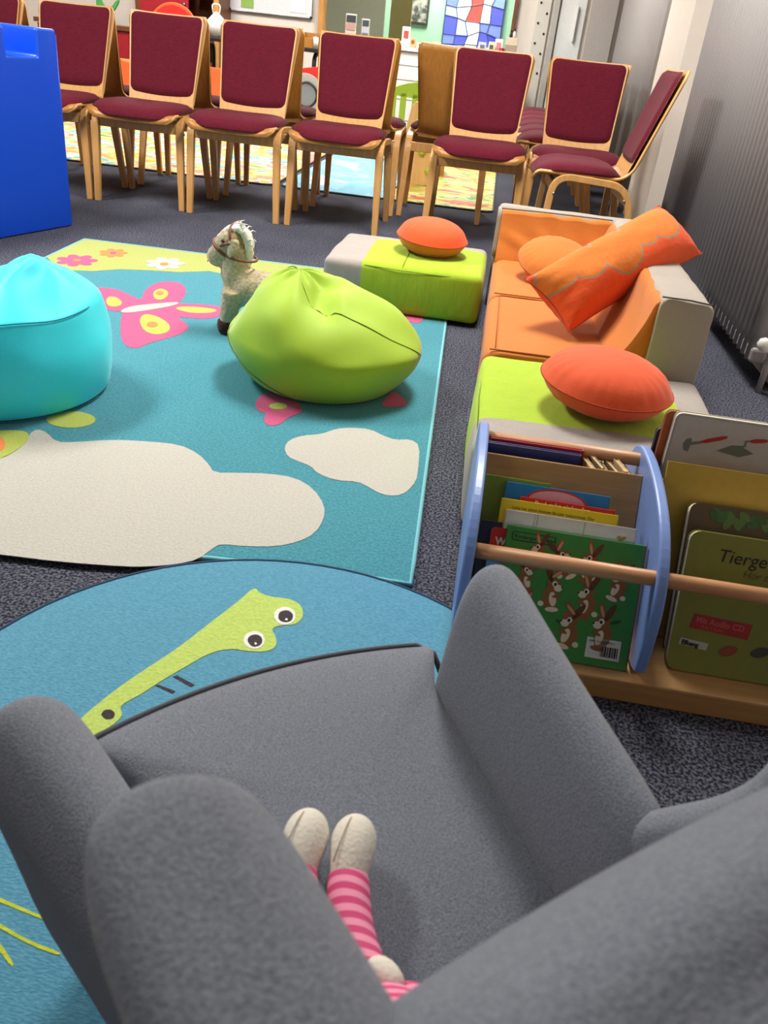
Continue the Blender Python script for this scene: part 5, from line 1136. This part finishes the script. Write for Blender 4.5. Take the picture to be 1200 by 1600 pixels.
# white chest of drawers and things on it
ch = thing('drawer_chest', 'white chest of drawers in front of the inner window', 'chest of drawers', (-.55, 8.62, 0))
box('body', (0, .22, .41), (1.14, .44, .82), M_white, ch); box('top', (0, .21, .835), (1.2, .5, .03), M_white, ch)
for c in range(2):
    for k, (za, zb) in enumerate(((.705, .81), (.585, .695), (.42, .575), (.24, .41), (.06, .23))):
        dr = box('drawer', (-.285+.57*c, -.008, (za+zb)/2), (.555, .016, zb-za), M_white, ch, bev=.002); tube('knob', [(-.285+.57*c, -.017, (za+zb)/2), (-.285+.57*c, -.032, (za+zb)/2)], .012, M_metal, dr)
CT = .85
def card(label, x, y, w_, h, c, c2, rz=0, cat='card'):
    t = thing('greeting_card', label, cat, (x, y, CT), R(rz), 'cards and boxes on the white chest')
    m1 = paint('card_%d_%d_%d' % c, *c, .7); m2 = paint('card_%d_%d_%d' % c2, *c2, .7)
    for s in (-1, 1):
        V = [(-w_/2, 0, h), (w_/2, 0, h), (w_/2, s*h*.22, 0), (-w_/2, s*h*.22, 0)]
        V += [(v[0], v[1]+s*.002, v[2]) for v in V]
        MO('leaf', V, [(0, 1, 2, 3), (4, 7, 6, 5), (0, 4, 5, 1), (1, 5, 6, 2), (2, 6, 7, 3), (3, 7, 4, 0)], m1, t, smooth=False)
    V = [(-w_*.3, -h*.08-.004, h*.8), (w_*.3, -h*.08-.004, h*.8), (w_*.3, -h*.15-.004, h*.45), (-w_*.3, -h*.15-.004, h*.45)]
    MO('picture_print', V+[(v[0], v[1]-.001, v[2]) for v in V], [(0, 1, 2, 3), (4, 7, 6, 5), (0, 4, 5, 1), (1, 5, 6, 2), (2, 6, 7, 3), (3, 7, 4, 0)], m2, t, smooth=False)
    return t
card('white card with a red corner standing at the left end of the white chest', -1.05, 8.68, .075, .165, (232, 228, 220), (205, 60, 50), 8)
card('small orange picture card beside the white card with the red corner', -.985, 8.74, .05, .08, (232, 170, 120), (150, 80, 50), -5)
card('low cream and dark red card lying between the orange and yellow ones', -.90, 8.76, .10, .05, (214, 204, 186), (120, 40, 40), 4)
def carton(label, x, y, s, c, band):
    t = thing('small_carton', label, 'box', (x, y, CT), 0, 'cards and boxes on the white chest')
    box('carton_body', (0, 0, s[2]/2), s, paint('carton_%d_%d_%d' % c, *c, .7), t); box('carton_band', (0, -s[1]/2, s[2]*.5), (s[0]*.98, .002, s[2]*.3), paint('carton_%d_%d_%d' % band, *band, .7), t, bev=.0003)
carton('small yellow carton near the middle of the white chest', -.76, 8.74, (.075, .06, .07), (236, 206, 130), (220, 150, 60))
carton('white long carton on the white chest in front of the stained glass', -.62, 8.74, (.12, .06, .05), (238, 232, 224), (226, 200, 190))
carton('cream long carton right of the white one on the chest', -.48, 8.74, (.11, .06, .055), (242, 230, 200), (230, 206, 150))
carton('pale wooden crate with two boards at the right end of the chest', -.075, 8.72, (.11, .09, .17), (196, 182, 164), (150, 136, 120))
card('grey patterned card standing right of the cream carton', -.34, 8.74, .07, .11, (190, 188, 190), (90, 100, 120), 10)
card('yellow topped card with dark figures near the right of the chest', -.25, 8.70, .06, .12, (220, 206, 150), (70, 64, 60), -8)
card('pink round-faced card near the right end of the chest', -.19, 8.75, .07, .15, (226, 206, 206), (206, 110, 120), 3)
cn = thing('tin', 'small crimson tin beside the pale crate on the chest', 'tin', (-.155, 8.66, CT), 0, 'cards and boxes on the white chest')
lathe('tin_body', [(.001, 0), (.024, 0), (.025, .07), (.001, .07)], paint('tin_crimson', 160, 26, 44), cn, n=18); lathe('tin_lid', [(.001, .07), (.026, .07), (.026, .078), (.001, .079)], paint('tin_crimson', 160, 26, 44), cn, n=18)
for i, (x, lab) in enumerate(((-.09, 'small dark bottle standing on the pale crate, left one'), (-.06, 'small dark bottle standing on the pale crate, taller right one'))):
    b = thing('bottle', lab, 'bottle', (x, 8.72, CT+.17), 0, 'bottles on the crate')
    lathe('bottle_body', [(.001, 0), (.013, 0), (.013, .025+.015*i), (.005, .035+.015*i), (.005, .042+.015*i), (.001, .042+.015*i)], M_white if i else M_black, b, n=14); lathe('cap', [(.001, .042+.015*i), (.009, .042+.015*i), (.009, .06+.015*i), (.001, .06+.015*i)], M_black, b, n=14)
# brochures on the sill
for i, (x, h, lab) in enumerate(((-1.70, .24, 'tall leaflet stand with reddish prints on the window sill, left one'), (-1.55, .21, 'narrow leaflet stand with dark prints on the window sill, right one'))):
    t = thing('leaflet_stand', lab, 'leaflet stand', (x, 9.36, WZ0+.003), 0, 'leaflet stands on the window sill')
    box('backing', (0, .02, h/2), (.11-.03*i, .006, h), M_white, t)
    for k in range(3): box('leaflet', (0, .012-.004*k, h*(.82-.28*k)), (.095-.03*i, .004, h*.25), paint('leaflet_%d%d' % (i, k), *((60, 60, 66), (190, 150, 140), (214, 190, 180), (64, 72, 84), (186, 190, 196), (110, 112, 116))[i*3+k], .7), t, bev=.0005)
for i, (x, w_, c, lab) in enumerate(((-1.38, .10, (206, 206, 190), 'small open white box on the window sill right of the leaflet stands'), (-1.22, .16, (222, 216, 190), 'flat pile of cream papers on the window sill'))):
    t = thing('paper_pile', lab, 'paper pile', (x, 9.34, WZ0+.003)); box('stack', (0, 0, .03), (w_, .1, .06-.02*i), paint('pile%d' % i, *c, .8), t); box('top_sheet', (.01, .005, .062-.01*i), (w_*.9, .09, .003), M_white, t, bev=.0005)
# framed picture and stained glass beyond the glass
fp_ = thing('framed_picture', 'dark framed picture on the green wall beyond the inner window', 'picture', (-1.36, 11.98, 1.33))
box('frame', (0, 0, 0), (.34, .03, .46), plain('frame_dark', rgb(52, 48, 42), .5), fp_)
m_, nt_, b_ = newmat('picture_print'); nt_.links.new(mix(nt_, ramp(nt_, noise_tex(nt_, 14, 4), .42, .58), rgb(58, 58, 52), rgb(150, 150, 138)), b_.inputs['Base Color']); b_.inputs['Roughness'].default_value = .7
box('print', (0, -.017, 0), (.29, .006, .41), m_, fp_, bev=0)
sg = thing('stained_glass', 'leaded stained glass window in blue, white and red beyond the inner window', 'stained glass', (-.62, 11.96, 1.28))
rnd = random.Random(3)
SGC = [(70, 74, 210), (96, 110, 226), (150, 160, 236), (226, 232, 240), (240, 240, 236), (206, 66, 60), (228, 150, 150), (110, 130, 200), (60, 60, 160), (236, 226, 200), (130, 140, 190)]
cols, rows = 5, 7; cw, chh = .145, .15
gx = [[(-.36+cw*i+(rnd.random()-.5)*.07*(0 < i < cols), -.52+chh*j+(rnd.random()-.5)*.07*(0 < j < rows)) for j in range(rows+1)] for i in range(cols+1)]
LAY = [[0, 1, 0, 2, 1, 0, 3], [1, 0, 2, 3, 4, 5, 2], [4, 3, 4, 5, 5, 6, 6], [2, 0, 1, 4, 3, 6, 4], [0, 8, 1, 0, 7, 1, 0]]
for i in range(cols):
    for j in range(rows):
        q = [gx[i][j], gx[i+1][j], gx[i+1][j+1], gx[i][j+1]]; c = SGC[LAY[i][j]]
        prism('pane', q, -.004, .004, plain('stained_%d_%d_%d' % c, rgb(*c), .25, emit=.55), sg, axis='y')  # panes glow by themselves, standing in for light coming through from behind
ld = plain('lead', rgb(64, 66, 74), .6)
for i in range(cols+1): tube('lead_came', [(x, -.006, z) for x, z in gx[i]], .007, ld, sg, n=5)
for j in range(rows+1): tube('lead_came', [(gx[i][j][0], -.006, gx[i][j][1]) for i in range(cols+1)], .007, ld, sg, n=5)
# left part of the far wall: shelf unit, red cupboard, board, desk
cb = thing('shelf_unit', 'tall dark wooden shelf unit with a red cupboard door by the far wall', 'shelf unit', (-3.38, 9.1, 0))
M_redc = paint('cupboard_red', 158, 20, 34)
boxes('carcass', [((-.40, .12, 1.0), (.05, .4, 2.0)), ((.40, .12, 1.0), (.06, .4, 2.0)), ((0, .3, 1.0), (.8, .02, 2.0))], M_framedk, cb)
box('door', (-.13, -.07, 1.0), (.50, .02, 1.9), M_redc, cb); tube('door_knob', [(.08, -.08, 1.0), (.08, -.1, 1.0)], .014, M_metal, cb)
for z in (.05, .5, .76, 1.08, 1.5, 1.95): box('shelf_board', (.25, .1, z), (.28, .36, .035), M_framedk, cb)
box('front_post', (.405, -.085, 1.0), (.05, .02, 2.0), M_frame, cb)
wb = thing('whiteboard', 'white notice board with pinned papers on the far wall', 'whiteboard', (-2.53, 9.38, 1.35))
box('panel', (0, 0, 0), (.86, .012, .70), paint('board_white', 222, 224, 228, .3), wb); tube('rim', [(-.43, -.008, -.35), (.43, -.008, -.35), (.43, -.008, .35), (-.43, -.008, .35)], .008, M_metal, wb, closed=True, n=6)
for x, z, w_, h, c in ((-.24, -.27, .13, .09, (140, 176, 90)), (-.2, -.13, .10, .12, (226, 170, 170)), (-.34, -.16, .12, .16, (206, 208, 206)), (.28, -.20, .16, .22, (236, 236, 236)), (-.06, -.12, .12, .1, (230, 190, 190))):
    p_ = box('note', (x, -.009, z), (w_, .003, h), paint('note_%d_%d_%d' % c, *c, .8), wb, bev=.0005); tube('pin', [(x, -.011, z+h*.4), (x, -.02, z+h*.4)], .008, M_black, p_, n=8)
for x in (-.42, .42): tube('clip', [(x, -.01, -.34), (x, -.02, -.34)], .012, M_black, wb, n=8)
dk = thing('desk', 'black edged table against the far wall behind the chairs', 'table', (-2.35, 8.45, 0))
box('top', (0, 0, .745), (1.2, .6, .03), M_black, dk)
for x in (-.55, .55): tube('leg', bez([(x, -.25, 0, 0), (x, -.25, .72, .1), (x, .25, .72, .1), (x, .25, 0, 0)], 6), .02, M_black, dk)
bx_ = thing('wooden_box', 'open brown wooden box standing on the black table', 'box', (-1.88, 8.35, .761))
boxes('box_sides', [((-.06, 0, .06), (.012, .14, .12)), ((.06, 0, .06), (.012, .14, .12)), ((0, .065, .06), (.12, .012, .12)), ((0, -.065, .04), (.12, .012, .08)), ((0, 0, .006), (.12, .14, .012))], M_plyback, bx_)
bt = thing('plastic_bag', 'crumpled white bag on the black table between the chairs', 'bag', (-2.74, 8.3, .761))
V, Fc = [], []; secs = []
for i in range(9):
    f = i/8; secs.append([((.09*math.sin(f*pi*.85+.35)*(1+.25*noise.noise(Vector((math.cos(t)*2, math.sin(t)*2, f*4)))))*math.cos(t), (.07*math.sin(f*pi*.85+.35))*math.sin(t), f*.2) for t in [2*pi*j/20 for j in range(20)]])
V, Fc = loft(secs); MO('bag_body', V, Fc, paint('bag_white', 232, 230, 226, .5), bt); tube('bag_handle', bez([(-.03, 0, .19, 0), (-.04, 0, .26, .03), (.04, 0, .26, .03), (.03, 0, .19, 0)], 5), .006, paint('bag_white', 232, 230, 226, .5), bt)
mg_ = thing('paper_cup', 'white paper cup on the black table right of the wooden box', 'cup', (-1.80, 8.28, .761))
lathe('cup_body', [(.001, 0), (.026, 0), (.036, .09), (.033, .09), (.024, .006), (.001, .006)], M_white, mg_, n=20); tube('cup_rim', [(.0355*math.cos(2*pi*i/20), .0355*math.sin(2*pi*i/20), .09) for i in range(20)], .002, M_white, mg_, closed=True, n=5)
sd_ = thing('sideboard', 'dark red sideboard against the far wall behind the left chairs', 'sideboard', (-4.3, 8.9, 0))
box('body', (0, .2, .36), (.95, .45, .70), M_redc, sd_); box('top', (0, .2, .735), (1.0, .5, .04), M_framedk, sd_)
for x in (-.24, .24): box('door', (x, -.03, .36), (.46, .012, .64), M_redc, sd_)
dn = thing('toy_dragon', 'green wooden animal cut-out standing on the dark red sideboard', 'toy', (-4.08, 8.95, .756))
prism('figure', smoothpoly([(-.10, .0), (-.07, .0), (-.05, .07), (.0, .09), (.03, .0), (.06, .0), (.06, .10), (.11, .15), (.15, .22), (.12, .22), (.07, .16), (.02, .14), (-.03, .17), (-.05, .26), (-.10, .27), (-.09, .20), (-.10, .10)], 1), -.012, .012, paint('dragon_green', 74, 160, 80), dn, axis='y', bev=.002)
prism('base', [(-.12, -.0), (.09, -.0), (.09, .008), (-.12, .008)], -.03, .03, M_edge, dn, axis='y')
